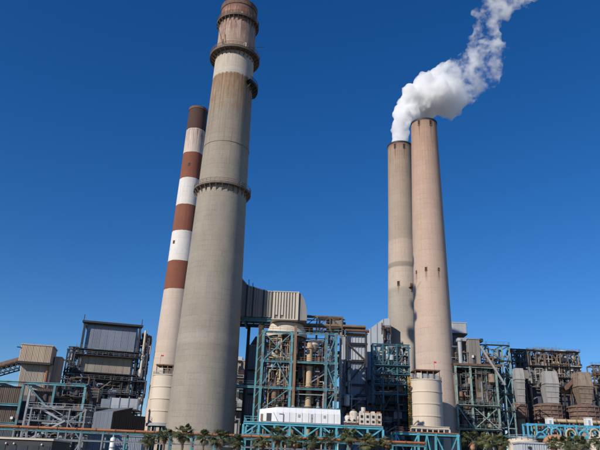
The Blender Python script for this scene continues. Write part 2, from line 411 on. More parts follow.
# ------------------------------------------------------------------ chimney stacks
def interp(prof, z):
    for (z0, r0), (z1, r1) in zip(prof[:-1], prof[1:]):
        if z <= z1: return r0 + (r1 - r0) * (z - z0) / (z1 - z0)
    return prof[-1][1]
def stack_axis(px, py, r, top=150):
    p = at_z(px, py, top); h = Vector((p.x, p.y, 0)); return Vector((*(h + h.normalized() * r).xy, top))
def front_z(ax, r, py):
    h = Vector((ax.x, ax.y, 0)); h -= h.normalized() * r; return z_at(h.x, h.y, py)
def hit_stack(x, y, prof, px, py):
    """local point and angle where a pixel's ray meets the shaft"""
    d = ray(px, py); r = interp(prof, z_at(x, y, py))
    a = d.x ** 2 + d.y ** 2; b = -2 * (d.x * x + d.y * y); c = x * x + y * y - r * r
    t = (-b - math.sqrt(max(0, b * b - 4 * a * c))) / 2 / a
    p = d * t + Vector((0, 0, CAMH)); return Vector((p.x - x, p.y - y, p.z))
def stack(name, label, top, prof, m, openings=(), rim='rust', rim_h=.8):
    t = T(name, label, 'chimney', 300, 225, top.y); t.o.location = t.loc = Vector((top.x, top.y, 0))
    pr = [(interp(prof, z), z) for z in [i * top.z / 60 for i in range(61)]]
    rt = prof[-1][1]; Ht = top.z
    pr += [(rt - .7, Ht), (rt - .7, Ht - 12), (0.01, Ht - 12.5)]
    t.add('shaft', MB().lathe(pr, n=72), m)
    t.add('rim', MB().lathe([(rt - .75, Ht - .1), (rt + .18, Ht - .1), (rt + .22, Ht + .25), (rt - .75, Ht + .25)], n=72, close=True).lathe([(rt + .02, Ht - rim_h), (rt + .16, Ht - rim_h), (rt + .16, Ht - .12), (rt + .02, Ht - .12)], n=72, close=True), rim)
    for (ox, oy, w, h) in openings:
        p = hit_stack(top.x, top.y, prof, ox, oy); e = Vector((p.x, p.y, 0)).normalized(); s = Vector((-e.y, e.x, 0))
        c = p - Vector((0, 0, h / 2))
        o = t.add('opening', MB().prism([c + s * (-w / 2) - e * .3, c + s * (w / 2) - e * .3, c + s * (w / 2) + e * .05, c - s * (w / 2) + e * .05], (0, 0, h)), 'black_gap')
        fr = MB()
        for sx in (-1, 1): fr.prism([c + s * (sx * w / 2 - .12) - e * .3, c + s * (sx * w / 2 + .12) - e * .3, c + s * (sx * w / 2 + .12) + e * .16, c + s * (sx * w / 2 - .12) + e * .16], (0, 0, h))
        for dz in (-.2, h): fr.prism([c + s * (-w / 2 - .15) - e * .3 + Vector((0, 0, dz)), c + s * (w / 2 + .15) - e * .3 + Vector((0, 0, dz)), c + s * (w / 2 + .15) + e * .2 + Vector((0, 0, dz)), c - s * (w / 2 + .15) + e * .2 + Vector((0, 0, dz))], (0, 0, .2))
        t.add('frame', fr, 'rust', o)
    return t, top
def ring_platform(t, z, ri, ro, m='dark_steel', rm='dark_steel', a0=0., a1=2 * math.pi, h=1.2, th=.45):
    full = a1 - a0 > 6.2; n = 64 if full else 16
    mb = MB().lathe([(ri, z - th), (ro, z - th), (ro, z), (ri, z)], n=n, a0=a0, a1=a1, close=True)
    k = 28 if full else 6
    for i in range(k):
        a = a0 + (a1 - a0) * (i + .5) / k; e = Vector((math.cos(a), math.sin(a), 0))
        mb.beam(e * (ri - .05) + Vector((0, 0, z - 2.4)), e * (ro - .2) + Vector((0, 0, z - th)), .22)
        mb.beam(e * (ri + .05) + Vector((0, 0, z - 2.5)), e * (ri + .05) + Vector((0, 0, z - th)), .25)
    p = t.add('platform', mb, m)
    rb = MB()
    for zz in (h, h * .55, .12): rb.lathe([(ro - .1, z + zz - .05), (ro, z + zz - .05), (ro, z + zz + .05), (ro - .1, z + zz + .05)], n=n, a0=a0, a1=a1, close=True)
    k = 40 if full else 10
    for i in range(k + 1):
        a = a0 + (a1 - a0) * i / k; q = Vector((math.cos(a) * (ro - .05), math.sin(a) * (ro - .05), z)); rb.beam(q, q + Vector((0, 0, h)), .1)
    t.add('railing', rb, rm, p)
    return p

# the big grey stack
topA = stack_axis(240.5, -1, 6.1); zA = lambda py, r=6.6: front_z(topA, r, py)
profA = [(0, 9.3), (11.4, 8.98), (46.6, 8.26), (78, 7.47), (117, 6.66), (127, 6.45), (141, 6.25), (150, 6.15)]
stack_mat('concrete_grey', [(0, (.345, .303, .243)), (zA(345) / 150, (.31, .273, .222)), (zA(341) / 150, (.36, .32, .265)), (zA(334) / 150, (.36, .32, .265)), (zA(330) / 150, (.31, .273, .222)), (.5, (.315, .276, .222)), (zA(150) / 150, (.315, .273, .216)), (zA(110) / 150, (.29, .245, .195)), (zA(86) / 150, (.31, .225, .145)), (zA(73) / 150, (.28, .19, .115)), (zA(71.5) / 150, (.50, .44, .36)),
          (zA(50) / 150, (.50, .43, .35)), (zA(40) / 150, (.42, .30, .22)), (zA(22) / 150, (.48, .38, .31)), (zA(8) / 150, (.40, .25, .19)), (zA(4) / 150, (.38, .22, .17)), (zA(3) / 150, (.10, .05, .04)), (1, (.09, .05, .04))], 'LINEAR', 1.0,
          [(60, zA(71.5), 1.0, (.20, .145, .095)), (zA(43), 150, 3.6, (.15, .065, .042)), (zA(115), zA(71.5), 2.4, (.20, .105, .05)), (zA(71), zA(43), .9, (.26, .165, .11)), (0, 60, .35, (.22, .19, .15))], nverts=60, blotch=.22, line=.13, lift=1.55, patches=[(zA(52), zA(4), (.17, .07, .042), .4), (zA(4), 150, (.30, .15, .10), .56), (zA(71.5), zA(44), (.34, .25, .18), .56), (zA(118), zA(71.5), (.215, .115, .055), .48), (0, zA(110), (.24, .215, .18), .58)])
tA, _ = stack('grey_chimney', 'tall wide weathered grey concrete chimney with rusty ringed top, nearest of the stacks', topA, profA, 'concrete_grey', rim='rust', rim_h=1.6)
z1 = zA(12.5, 7.2)
ring_platform(tA, z1, 6.1, 7.2, 'clad_brown', 'rust', th=.6)
z2 = zA(44, 8.3)
ring_platform(tA, z2, 6.2, 8.3, 'clad_brown', 'brown_pipe', th=.8)
ring_platform(tA, zA(181, 8.7), 7.35, 8.7, 'weathered_steel', 'weathered_steel', h=1.2, th=.5)
ring_platform(tA, zA(83, 3), 6.5, 8.5, 'dark_steel', 'dark_steel', a0=math.radians(-42), a1=math.radians(35), th=.7)
mb = MB().beam((-3.2, -7.3, z2), (-5.6, -8.1, z2 + 8.0), .16).beam((-3.2, -7.3, z2), (-3.4, -7.35, z2 + 2.4), .25)
tA.add('davit', mb, 'dark_steel')
mb = MB().beam((4.8, -6.4, z2 + .4), (10.0, -5.6, z2 + 1.3), .13); tA.add('davit', mb, 'dark_steel')
tA.add('equipment_box', MB().box(3.4, 4.3, -7.2, -6.4, z2, z2 + 1.5), 'wall_cream')
tA.add('equipment_box', MB().box(-3.0, -2.3, -7.5, -6.9, z2, z2 + 1.1), 'galvanised')
tA.add('equipment_box', MB().box(1.2, 2.2, -6.8, -6.4, z1, z1 + .9), 'white_dirty')
# thin pour ledge on the shaft above the middle gallery
tA.add('band', MB().lathe([(interp(profA, zA(141)), zA(141) - .2), (interp(profA, zA(141)) + .12, zA(141) - .2), (interp(profA, zA(141)) + .12, zA(141) + .2), (interp(profA, zA(141)), zA(141) + .2)], n=64, close=True), 'concrete_grey')

# red and white banded stack
topB = stack_axis(199, 106, 4.1); zB = lambda py: front_z(topB, 4.5, py) / 150
profB = [(0, 6.8), (24, 6.33), (67, 5.37), (116, 4.5), (150, 4.04)]
W_, R_ = (.70, .66, .62), (.215, .073, .042)
stack_mat('banded_paint', [(0, (.56, .455, .375)), (zB(290), R_), (zB(260.5), W_), (zB(231), R_), (zB(204.5), W_), (zB(178), R_), (zB(152), (.62, .52, .44)), (zB(128), (.085, .04, .032))], 'CONSTANT', 1.0,
          [(zB(152) * 150, zB(128) * 150, 2.2, (.24, .11, .065)), (70, 118, .5, (.36, .25, .18)), (128, 150, .8, (.04, .025, .022)), (20, 66, .5, (.42, .30, .23))], blotch=.14, warp=.005, line=.07, patches=[(zB(152) * 150, zB(128) * 150, (.27, .13, .08), .53), (0, zB(152) * 150, (.40, .30, .23), .68)])
tB, _ = stack('banded_chimney', 'slender red and white banded chimney rising behind the big grey stack', topB, profB, 'banded_paint', [(174, 242, .7, .9), (189, 164, .7, .9)], rim='rust')

# the pair at the back
topC = stack_axis(423.5, 118, 5.75); topD = stack_axis(399.5, 141, 5.95, 155)
zC = lambda py: front_z(topC, 6, py) / 150; zD = lambda py: front_z(topD, 6.2, py) / 155
profC = [(0, 9.0), (18, 8.42), (52, 7.5), (112, 6.45), (150, 5.72)]
profD = [(0, 8.5), (62, 7.34), (109.5, 6.36), (155, 5.92)]
opC = [(426, 269, .75, 1.3), (438.5, 269, .5, .8), (416.5, 272, .5, .8), (419, 123, .9, 2.4), (430.5, 123, .9, 2.4)]
opD = [(398.5, 283.5, 1.0, 1.9), (395, 146, .9, 2.2), (404, 146, .9, 2.2)]
def spots(top, prof, ops): return [(math.atan2(p.y, p.x), p.z - .5, ln) for p, ln in ((hit_stack(top.x, top.y, prof, o[0], o[1]), 7 if o[1] < 200 else 5) for o in ops)]
stack_mat('concrete_pink', [(0, (.525, .415, .345)), (.25, (.53, .415, .34)), (.45, (.515, .385, .305)), (zC(200), (.475, .335, .255)), (zC(150), (.45, .30, .22)), (zC(125), (.41, .265, .185)), (zC(120), (.36, .225, .155)), (1, (.16, .09, .065))], 'LINEAR', 1.0,
          [(126, 150, 1.5, (.26, .12, .07)), (30, 149, .6, (.36, .25, .185))], blotch=.09, spots=spots(topC, profC, opC), line=.09, patches=[(120, 150, (.30, .17, .11), .57), (0, 120, (.43, .335, .27), .62)])
stack_mat('concrete_pink_patched', [(0, (.49, .41, .345)), (zD(342), (.50, .42, .35)), (zD(333), (.37, .325, .275)), (zD(288), (.365, .32, .27)), (zD(286), (.50, .41, .335)), (zD(267), (.50, .405, .33)), (zD(266), (.27, .235, .195)), (zD(262), (.28, .24, .20)), (zD(261), (.495, .395, .32)), (zD(239), (.48, .375, .30)), (zD(237), (.375, .30, .24)), (zD(200), (.385, .30, .235)), (zD(160), (.37, .275, .205)), (zD(146), (.34, .235, .165)), (1, (.15, .085, .065))], 'LINEAR', 1.0,
          [(128, 155, 1.6, (.22, .11, .07)), (40, 154, .6, (.32, .23, .175))], blotch=.09, spots=spots(topD, profD, opD), line=.09, warp=.003, hgt=155., patches=[(124, 155, (.26, .15, .10), .55), (0, 124, (.37, .30, .245), .6)])
tC, _ = stack('tan_chimney', 'pinkish tan concrete chimney standing in front of its smoking twin', topC, profC, 'concrete_pink', opC, rim='dark_steel', rim_h=.5)
tD, _ = stack('smoking_chimney', 'tan patched concrete chimney with white smoke pouring from its top', topD, profD, 'concrete_pink_patched', opD, rim='dark_steel', rim_h=.5)
p = hit_stack(topD.x, topD.y, profD, 411, 288)
e = Vector((p.x, p.y, 0)).normalized(); s_ = Vector((-e.y, e.x, 0))
mb = MB().prism([p + e * -.2 - s_ * 1.2, p + e * 1.4 - s_ * 1.2, p + e * 1.4 + s_ * 1.2, p + e * -.2 + s_ * 1.2], (0, 0, .3)); mb.rail([p + e * 1.4 - s_ * 1.2 + Vector((0, 0, .3)), p + e * 1.4 + s_ * 1.2 + Vector((0, 0, .3))])
mb.beam(p + Vector((0, 0, -1.8)), p + e * 1.3, .25)
mb.box(p.x + e.x * .6 - .6, p.x + e.x * .6 + .6, p.y + e.y * .6 - .5, p.y + e.y * .6 + .5, p.z + .3, p.z + 2.0)
tD.add('sampling_platform', mb, 'rust')

# ------------------------------------------------------------------ smoke plume
def smoke():
    R = random.Random(11)
    path = [(399.6, 144, 9.5, 0), (400, 131, 9.5, 0), (404, 116, 13.5, 1), (412, 104, 19, 2), (426, 97, 26, 4), (442, 92, 29, 6), (458, 83, 28, 8), (472, 74, 28, 10), (484, 64, 26, 13), (485, 48, 22, 16), (487, 30, 17, 19), (491, 13, 19, 22), (500, 2, 20, 25), (516, -6, 20, 28), (536, -14, 20, 31)]
    pts = []
    for a, b in zip(path[:-1], path[1:]):
        for k in range(7):
            f = k / 7; pts.append(tuple(a[i] + (b[i] - a[i]) * f for i in range(4)))
    m = MB(); base = None
    for i, (px, py, r, dy) in enumerate(pts):
        c = at_y(px, py, topD.y + dy); sc_ = project(c)[2] / FPX; rr = r * sc_
        npf = 2 if i < 8 else 7
        for k in range(npf):
            d = Vector((R.gauss(0, 1), R.gauss(0, 1), R.gauss(0, 1))).normalized()
            q = rr * (R.uniform(.28, .5) if i > 8 else .8); o = d * (rr - q) * R.uniform(.55, 1.0) if i > 5 else d * .3
            ce = c + o
            # icosphere-like lat-long ball
            base_i = len(m.v); nu, nv = 14, 8
            for vv in range(nv + 1):
                for uu in range(nu):
                    th = math.pi * vv / nv; ph = 2 * math.pi * uu / nu
                    m.v.append((ce.x + q * math.sin(th) * math.cos(ph), ce.y + q * math.sin(th) * math.sin(ph), ce.z + q * math.cos(th)))
            for vv in range(nv):
                for uu in range(nu):
                    m.f.append((base_i + vv * nu + uu, base_i + (vv + 1) * nu + uu, base_i + (vv + 1) * nu + (uu + 1) % nu, base_i + vv * nu + (uu + 1) % nu))
    me = bpy.data.meshes.new('smoke'); me.from_pydata(m.v, [], m.f); me.update()
    o = bpy.data.objects.new('smoke', me); sc.collection.objects.link(o)
    rm = o.modifiers.new('r', 'REMESH'); rm.mode = 'VOXEL'; rm.voxel_size = .6
    dg = bpy.context.evaluated_depsgraph_get(); ev = o.evaluated_get(dg)
    me2 = bpy.data.meshes.new_from_object(ev); o.modifiers.clear(); o.data = me2; me2.name = 'smoke'
    z0 = topD.z + .5
    for v, nr in zip(me2.vertices, [n.vector.copy() for n in me2.vertex_normals]):
        p = v.co
        k = min(1., max(.0, (p.z - topD.z - 1) / 8))
        n = mnoise.noise(p * .11) * 2.4 + abs(mnoise.noise(p * .26)) * 2.2 + abs(mnoise.noise(p * .58)) * 1.7 + abs(mnoise.noise(p * 1.15)) * .8 - 1.3
        v.co = p + nr * (n * k)
    rm = o.modifiers.new('r', 'REMESH'); rm.mode = 'VOXEL'; rm.voxel_size = .55
    ev = o.evaluated_get(bpy.context.evaluated_depsgraph_get())
    me2 = bpy.data.meshes.new_from_object(ev); o.modifiers.clear(); o.data = me2; me2.name = 'smoke'
    o.location = (topD.x, topD.y, topD.z)
    me2.transform(Matrix.Translation((-topD.x, -topD.y, -topD.z)))
    mt, N, L = nodes_of('smoke'); N.remove(N['Principled BSDF'])
    tc = N.new('ShaderNodeTexCoord').outputs['Object']
    sp = N.new('ShaderNodeSeparateXYZ'); L.new(tc, sp.inputs[0])
    prog = math_node(N, L, 'ADD', sp.outputs[0], math_node(N, L, 'MULTIPLY', sp.outputs[2], .55))     # travel along the plume, metres
    nz = noise_node(N, L, tc, .10, 7, .66)
    mr = N.new('ShaderNodeMapRange'); L.new(prog, mr.inputs[0]); mr.inputs[1].default_value = 20; mr.inputs[2].default_value = 68; mr.inputs[3].default_value = .2; mr.inputs[4].default_value = .518
    mr.interpolation_type = 'SMOOTHSTEP'
    de = N.new('ShaderNodeMapRange'); L.new(prog, de.inputs[0]); de.inputs[1].default_value = 12; de.inputs[2].default_value = 85; de.inputs[3].default_value = .75; de.inputs[4].default_value = .3
    ds = math_node(N, L, 'MULTIPLY', math_node(N, L, 'MULTIPLY', math_node(N, L, 'SUBTRACT', nz, mr.outputs[0]), 5.0, True), de.outputs[0])
    vol = N.new('ShaderNodeVolumePrincipled'); vol.inputs['Color'].default_value = (1, 1, 1, 1); vol.inputs['Anisotropy'].default_value = -.1
    L.new(ds, vol.inputs['Density']); L.new(vol.outputs[0], N['Material Output'].inputs['Volume'])
    try: mt.cycles.volume_step_rate = .12
    except Exception: pass
    me2.materials.clear(); me2.materials.append(mt)
    tag(o, 'white smoke plume drifting from the rear tan chimney', None, kind='stuff')
smoke()

# ------------------------------------------------------------------ silos with ring bands in front of the stacks
def silo(name, label, px, Y, pl, pr, py_top, py_bot, ladder=None, house='galvanised'):
    t = T(name, label, 'silo', px, 400, Y)
    w0, w1 = t.w(px, py_bot), t.w(px, py_top); ua, ub = t.u(pl, (py_top + py_bot) / 2), t.u(pr, (py_top + py_bot) / 2)
    c = (ua + ub) / 2; r = (ub - ua) / 2
    n = 4
    for i in range(n):
        a = w0 + (w1 - w0) * i / n; b = w0 + (w1 - w0) * (i + 1) / n
        t.add('shell_ring', MB().lathe([(r, a + .04), (r, b - .04), (r - .3, b - .02), (r - .3, a + .02)], (c, r), 48, close=True), 'silo_cream')
        t.add('band', MB().lathe([(r - .05, b - .22), (r + .16, b - .22), (r + .16, b + .12), (r - .05, b + .12)], (c, r), 48, close=True), 'silo_cream' if i < n - 1 else 'wall_cream')
    t.add('roof', MB().lathe([(0.01, w1 + .7), (r * .6, w1 + .5), (r + .1, w1 + .1), (r + .1, w1 - .1), (0.01, w1 - .1)], (c, r), 48), 'wall_cream')
    # steel skirt under the cone
    for i in range(10):
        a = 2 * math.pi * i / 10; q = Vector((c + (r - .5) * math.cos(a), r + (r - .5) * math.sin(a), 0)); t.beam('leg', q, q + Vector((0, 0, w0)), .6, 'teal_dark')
    t.add('base_ring', MB().lathe([(r - .6, w0 - .9), (r + .5, w0 - .9), (r + .5, w0 - .05), (r - .6, w0 - .05)], (c, r), 48, close=True), 'galvanised')
    # filter house on the roof, open-sided
    hu0, hu1 = c - r * .72, c + r * .78
    hv0 = r * .45
    t.add('housing', MB().box(hu0 + .3, hu1 - .3, hv0 + .6, r * 1.6, w1 + .4, w1 + 2.2), house)
    t.add('housing_roof', MB().box(hu0 - .3, hu1 + .3, hv0 - .4, r * 1.7, w1 + 3.1, w1 + 3.5), 'rust')
    for k in range(5):
        uu = hu0 + (hu1 - hu0) * k / 4; t.beam('post', (uu, hv0, w1 + .2), (uu, hv0, w1 + 3.1), .25, 'brown_pipe')
    k = t.add('equipment_box', MB().box(hu0 + .5, hu0 + 2.2, hv0 - .2, hv0 + 1.2, w1 + .5, w1 + 2.3), 'white_dirty')
    rb = MB()
    for zz in (1.1, .6): rb.lathe([(r - .06, w1 + zz), (r + .04, w1 + zz), (r + .04, w1 + zz + .09), (r - .06, w1 + zz + .09)], (c, r), 40, close=True)
    for i in range(24):
        a = 2 * math.pi * i / 24; q = Vector((c + r * math.cos(a), r + r * math.sin(a), w1)); rb.beam(q, q + Vector((0, 0, 1.15)), .1)
    t.add('railing', rb, 'galvanised')
    if ladder:
        lu = c - r - .4; mb = MB()
        for e in (-.35, .35): mb.beam((lu + e, r * .75, w0), (lu + e, r * .75, w1 + 1.2), .16)
        z = w0
        while z < w1 + 1: mb.beam((lu - .35, r * .75, z), (lu + .35, r * .75, z), .12); z += .5
        lo = t.add('ladder', mb, 'yellow_paint')
        z = w0 + 2
        while z < w1 + 1.2:
            t.add('cage_hoop', MB().lathe([(.62, z), (.7, z), (.7, z + .12), (.62, z + .12)], (lu, r * .75 - .3), 10, close=True), 'yellow_paint', lo); z += 1.3
    return t, c, r, w0, w1
ts, c, r, w0, w1 = silo('storage_silo', 'cream banded silo with yellow caged ladder before the tan chimney', 429.5, 211, 413, 446, 379, 428, True)
ts.add('flag', MB().box(c + 2.5, c + 3.3, 1.6, 1.66, w1 + 5.7, w1 + 6.2).beam((c + 2.5, 1.63, w1 + 3.5), (c + 2.5, 1.63, w1 + 6.3), .1), 'red_paint')
ts, c, r, w0, w1 = silo('storage_silo', 'cream banded silo half hidden behind the big grey chimney', 162, 208, 147.5, 177, 374, 423, None, 'clad_brown')
ts.add('flag', MB().box(c - 2.2, c - 1.3, .6, .66, w1 + 5.9, w1 + 6.4).beam((c - 2.2, .63, w1 + 3.5), (c - 2.2, .63, w1 + 6.5), .1), 'red_paint')

# ------------------------------------------------------------------ left: conveyor, transfer tower, dark boiler tower
t = T('conveyor_bridge', 'rusty inclined conveyor bridge climbing to the beige transfer tower', 'conveyor', 10, 368, 214)
ua, wa = t.uw(-45, 377); ub, wb = t.uw(24, 357.5)
def cv(u): return wa + (wb - wa) * (u - ua) / (ub - ua)
t.add('gallery_cover', MB().prism([(ua, -1.6, wa - 1.3), (ua, 1.6, wa - 1.3), (ua, 1.6, wa), (ua, 0, wa + .7), (ua, -1.6, wa)], (ub - ua, 0, wb - wa)), 'rust')
n = 14
for v in (-1.6, 1.6):
    t.beam('chord', (ua, v, wa - 3.7), (ub, v, wb - 3.7), .35, 'dark_steel'); t.beam('chord', (ua, v, wa - 1.5), (ub, v, wb - 1.5), .3, 'dark_steel')
    for i in range(n):
        u0 = ua + (ub - ua) * i / n; u1 = ua + (ub - ua) * (i + 1) / n
        t.beam('post', (u0, v, cv(u0) - 3.6), (u0, v, cv(u0) - 1.5), .2, 'dark_steel'); t.beam('brace', (u0, v, cv(u0) - 1.6), (u1, v, cv(u1) - 3.6), .16, 'dark_steel', H=False)
mb = MB().rail([(ua, -2.3, wa - 1.4), (ub, -2.3, wb - 1.4)]); t.add('railing', mb, 'grey_steel')
for u in (ua + 4,):
    for v in (-2.2, 2.2): t.beam('leg', (u, v * 1.6, 0), (u, v * .7, cv(u) - 3.7), .7, 'dark_steel')

t = T('transfer_tower', 'beige corrugated conveyor transfer tower with overhanging upper block', 'tower', 38, 365, 212, 12)
u0, w1 = t.uw(23, 345.5); u1 = t.u(54, 348); wl = t.w(23, 362)
t.wall(u0, u1, -2.2, 7, wl, w1, 'clad_beige', 5, rib=.45, core='clad_tan', roof='clad_beige')
t.add('soffit', MB().box(u0 - .2, u1 + .2, -2.3, 7.1, wl - .7, wl - .02), 'dark_steel')
ul = t.u(19, 376); ur = t.u(50, 376)
t.wall(ul, ur, 0, 8, 0, wl - .75, 'clad_tan', 5, 2, rib=.45, core='clad_tan')
ur2 = t.u(61, 365, 4); t.wall(ur + .1, ur2, 2.5, 9, 0, t.w(56, 357.5, 2.5), 'clad_beige', 2, 2, rib=.45, core='clad_tan')
t.beam('downpipe', (ur - 1.2, -.35, 0), (ur - 1.2, -.35, wl - 1), .5, 'orange_pipe', H=False)
t.beam('cable_arm', (u0, -2.4, w1 - 1), (u0 - 1.3, -2.4, w1 - 1), .3, 'dark_steel')

# dark boiler tower
t = T('boiler_tower', 'dark steel boiler tower clad in grey-blue sheeting beside the banded chimney', 'boiler', 108, 370, 228, 13)
fu = lambda px, py, v=0: t.u(px, py, v)
u0, u1 = fu(79, 360), fu(136, 360); wt = t.w(108, 325); wg = t.w(108, 412)
D_ = 26
levels = [0, t.w(108, 412), t.w(108, 394), t.w(108, 380), t.w(108, 374), t.w(108, 356.5), t.w(108, 351), wt]
us = [u0, u1]
t.frame(us, [0, D_], levels, 'dark_steel', .8, .7, [(0, 2, '\\')], brw=.4)
for j in range(6):
    a, b = u0 + (u1 - u0) * j / 6, u0 + (u1 - u0) * (j + 1) / 6
    t.beam('brace', (a, .1, levels[5 + j % 2]), (b, .1, levels[6 - j % 2]), .3, 'grey_steel', .3, False)
    t.beam('brace', (a, .1, levels[2 + j % 2]), (b, .1, levels[3 - j % 2]), .3, 'dark_steel', .3, False)
t.wall(u0 + 1.0, u1 - 1.2, .9, D_ - 1, levels[6] + .5, wt - .6, 'clad_blue', 7, 1, rib=.4)
t.wall(u0 + .6, u1 - 1.5, 1.0, D_ - 1, levels[4] + .4, levels[5] - .3, 'clad_tan', 7, 1, rib=.4)
t.wall(u0 + 1.4, u1 - 1.4, 3.0, D_ - 1, 0, levels[3], 'clad_dark', 6, 3, rib=.45)
mb = MB().box(u0 + 4, u1 - 3, 2.6, D_ - 2, levels[5], levels[6]); t.add('duct_box', mb, 'black_gap')  # near-black block painted for the shade in the gap between clad storeys
t.add('roof_beam', MB().box(u0 - 1, u1 + 1, -1.0, .4, wt + .2, wt + .9), 'dark_steel')
for u in (u0 - .6, u1 + .4): t.beam('post', (u, 0, wt), (u, 0, wt + 3.2), .25, 'dark_steel')
for k, lv in enumerate((1, 2, 3, 4, 5, 6)):
    t.platform(u0 - 1.5, u1 + 1.5, -1.9, -.3, levels[lv] + .1, 'dark_steel', 'grey_steel')
ue = fu(66, 360); w_el = t.w(70, 346)
t.frame([ue, (ue + u0) / 2 - .3], [1, 9], [0, t.w(70, 400), t.w(70, 385), t.w(70, 372), t.w(70, 360), t.w(70, 349)], 'dark_steel', .5, .4, [(0, 2, 'X'), (0, 3, '/'), (0, 4, 'X')], brw=.25)
t.clutter(ue, u0 + .5, 0, 6, t.w(70, 410), w_el, 46, 21, ('dark_steel', 'grey_steel', 'rust', 'dark_steel', 'clad_dark', 'galvanised'))
ur = fu(151, 360)
t.frame([u1 + 1.6, ur - 1.2], [1, 9], [0, t.w(142, 412), t.w(142, 396), t.w(142, 382), t.w(142, 368), t.w(142, 352), t.w(142, 336)], 'dark_steel', .45, .4, [(0, 3, 'X'), (0, 4, '/'), (0, 2, '\\')], brw=.22)
t.clutter(u1 + .8, ur - .8, -.5, 6, t.w(142, 412), t.w(142, 334), 46, 22, ('dark_steel', 'grey_steel', 'rust', 'white_dirty', 'galvanised', 'clad_dark'))
t.add('vent_pipe', MB().cyl((fu(142, 360), -1, t.w(142, 377)), (fu(142, 360), -1, t.w(144, 331)), .42, n=12), 'white_dirty')
t.add('vent_pipe', MB().cyl((fu(146.5, 360), 0, t.w(146, 377)), (fu(146.5, 360), 0, t.w(148, 338)), .3, n=12), 'galvanised')
t.clutter(u0 + 1, u1 - 1, -1.6, .6, wg, levels[4], 34, 23, ('dark_steel', 'grey_steel', 'rust', 'dark_steel', 'clad_blue'))
t.clutter(u0 + 1, u1 - 1, .2, 2, levels[5] - .3, levels[6] + .4, 12, 24, ('dark_steel', 'grey_steel', 'clad_blue'))

# long grey duct house and grey shed below the boiler tower
t = T('duct_house', 'long pale grey box gallery below the dark boiler tower', 'duct', 118, 403, 205, 8)
ua, wa = t.uw(100, 407.5); ub, wb = t.uw(138, 399)
w_ = (ub - ua)
for i in range(4):
    a = ua + w_ * i / 4; b = ua + w_ * (i + 1) / 4
    t.add('duct_section', MB().box(a + .06, b - .06, 0, 4, wa, wb - (.5 if i == 0 else 0)), 'clad_light' if i else 'clad_blue')
    t.add('flange', MB().box(b - .14, b + .14, -.18, 4.18, wa - .2, wb + .2), 'clad_blue')
t.platform(ua - 1, ub + 1, -1.2, 4.5, wa - .3, 'dark_steel', 'grey_steel')
for u in (ua + 1, (ua + ub) / 2, ub - 1):
    for v in (.5, 3.5): t.beam('leg', (u, v, 0), (u, v, wa - .5), .5, 'dark_steel')
t.clutter(ua, ub, 1, 3.5, 4, wa - 1, 24, 31, ('dark_steel', 'rust', 'brown_pipe', 'grey_steel'))

t = T('grey_shed', 'grey-blue gabled metal shed with a dark brown side wall', 'shed', 113, 425, 188, 0)
cu, cw = t.uw(113, 412); lu = t.u(86, 425); ru = t.u(144, 425, 10); wr = t.w(103, 408, 3)
weave = t.w(113, 412)
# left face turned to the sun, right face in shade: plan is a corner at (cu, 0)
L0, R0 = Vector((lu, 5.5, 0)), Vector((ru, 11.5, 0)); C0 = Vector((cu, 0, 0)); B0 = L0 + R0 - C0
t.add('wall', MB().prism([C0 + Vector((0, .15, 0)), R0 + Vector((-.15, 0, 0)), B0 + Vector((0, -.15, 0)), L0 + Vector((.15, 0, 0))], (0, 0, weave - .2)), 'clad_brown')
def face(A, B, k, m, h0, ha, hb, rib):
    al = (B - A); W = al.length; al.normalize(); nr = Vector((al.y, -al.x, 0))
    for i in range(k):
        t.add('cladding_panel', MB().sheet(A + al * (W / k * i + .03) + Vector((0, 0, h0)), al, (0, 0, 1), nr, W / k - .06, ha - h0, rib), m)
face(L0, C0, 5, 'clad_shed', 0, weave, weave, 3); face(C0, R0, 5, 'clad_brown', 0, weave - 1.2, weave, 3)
# mono-pitch roof sheets rising to the back
up = Vector((0, 0, 1.8))
dl = (C0 - L0) / 5
for i in range(5):
    a = L0 + dl * i + Vector((0, 0, weave)); b = a + dl * .985; q = (R0 - C0) * .55
    t.add('roof_sheet', MB().prism([a, b, b + q + up, a + q + up], (0, 0, .18)), 'clad_shed')
t.add('gable', MB().prism([C0 + Vector((0, 0, weave - .2)), C0 + (R0 - C0) * .55 + Vector((0, 0, weave - .2)), C0 + (R0 - C0) * .55 + up + Vector((0, 0, weave))], (C0 - L0) * -.02), 'clad_brown')
t.add('fascia', MB().beam(C0 + Vector((.1, -.2, weave)), C0 + (R0 - C0) * .55 + up + Vector((.1, -.2, weave)), .3), 'brown_pipe')

# teal framed building at the left edge
t = T('teal_framed_building', 'brown panelled building inside a large teal steel frame', 'building', 40, 405, 150, 3)
us = [t.u(-42, 404), t.u(-11, 404), t.u(20, 404), t.u(52, 404), t.u(83, 404)]
w1 = t.w(40, 383.5); wm = t.w(8, 404.5); wb = t.w(8, 423.5)
for i, u in enumerate(us): t.beam('column', (u, 0, 0), (u, 0, w1 - .4), .55, 'teal', .55)
for i, (a, b) in enumerate(zip(us[:-1], us[1:])):
    t.beam('beam', (a, -.02, w1), (b, -.02, w1), .5, 'teal', .6)
    if i < 2:
        t.beam('beam', (a + .4, 0, wm), (b - .4, 0, wm), .5, 'teal', .6); t.beam('beam', (a + .4, 0, wb), (b - .4, 0, wb), .5, 'teal', .6)
t.beam('brace', (us[2] + .9, -.1, w1 - .5), (t.u(47, 407), -.1, t.w(47, 407)), .36, 'teal', .36)
t.beam('column', (us[2] + 1.6, .4, 0), (us[2] + 1.6, .4, w1 - .5), .5, 'galvanised')
for u in us: t.beam('beam', (u, .4, w1 + .02), (u, 16, w1 + .02), .5, 'teal', .7)
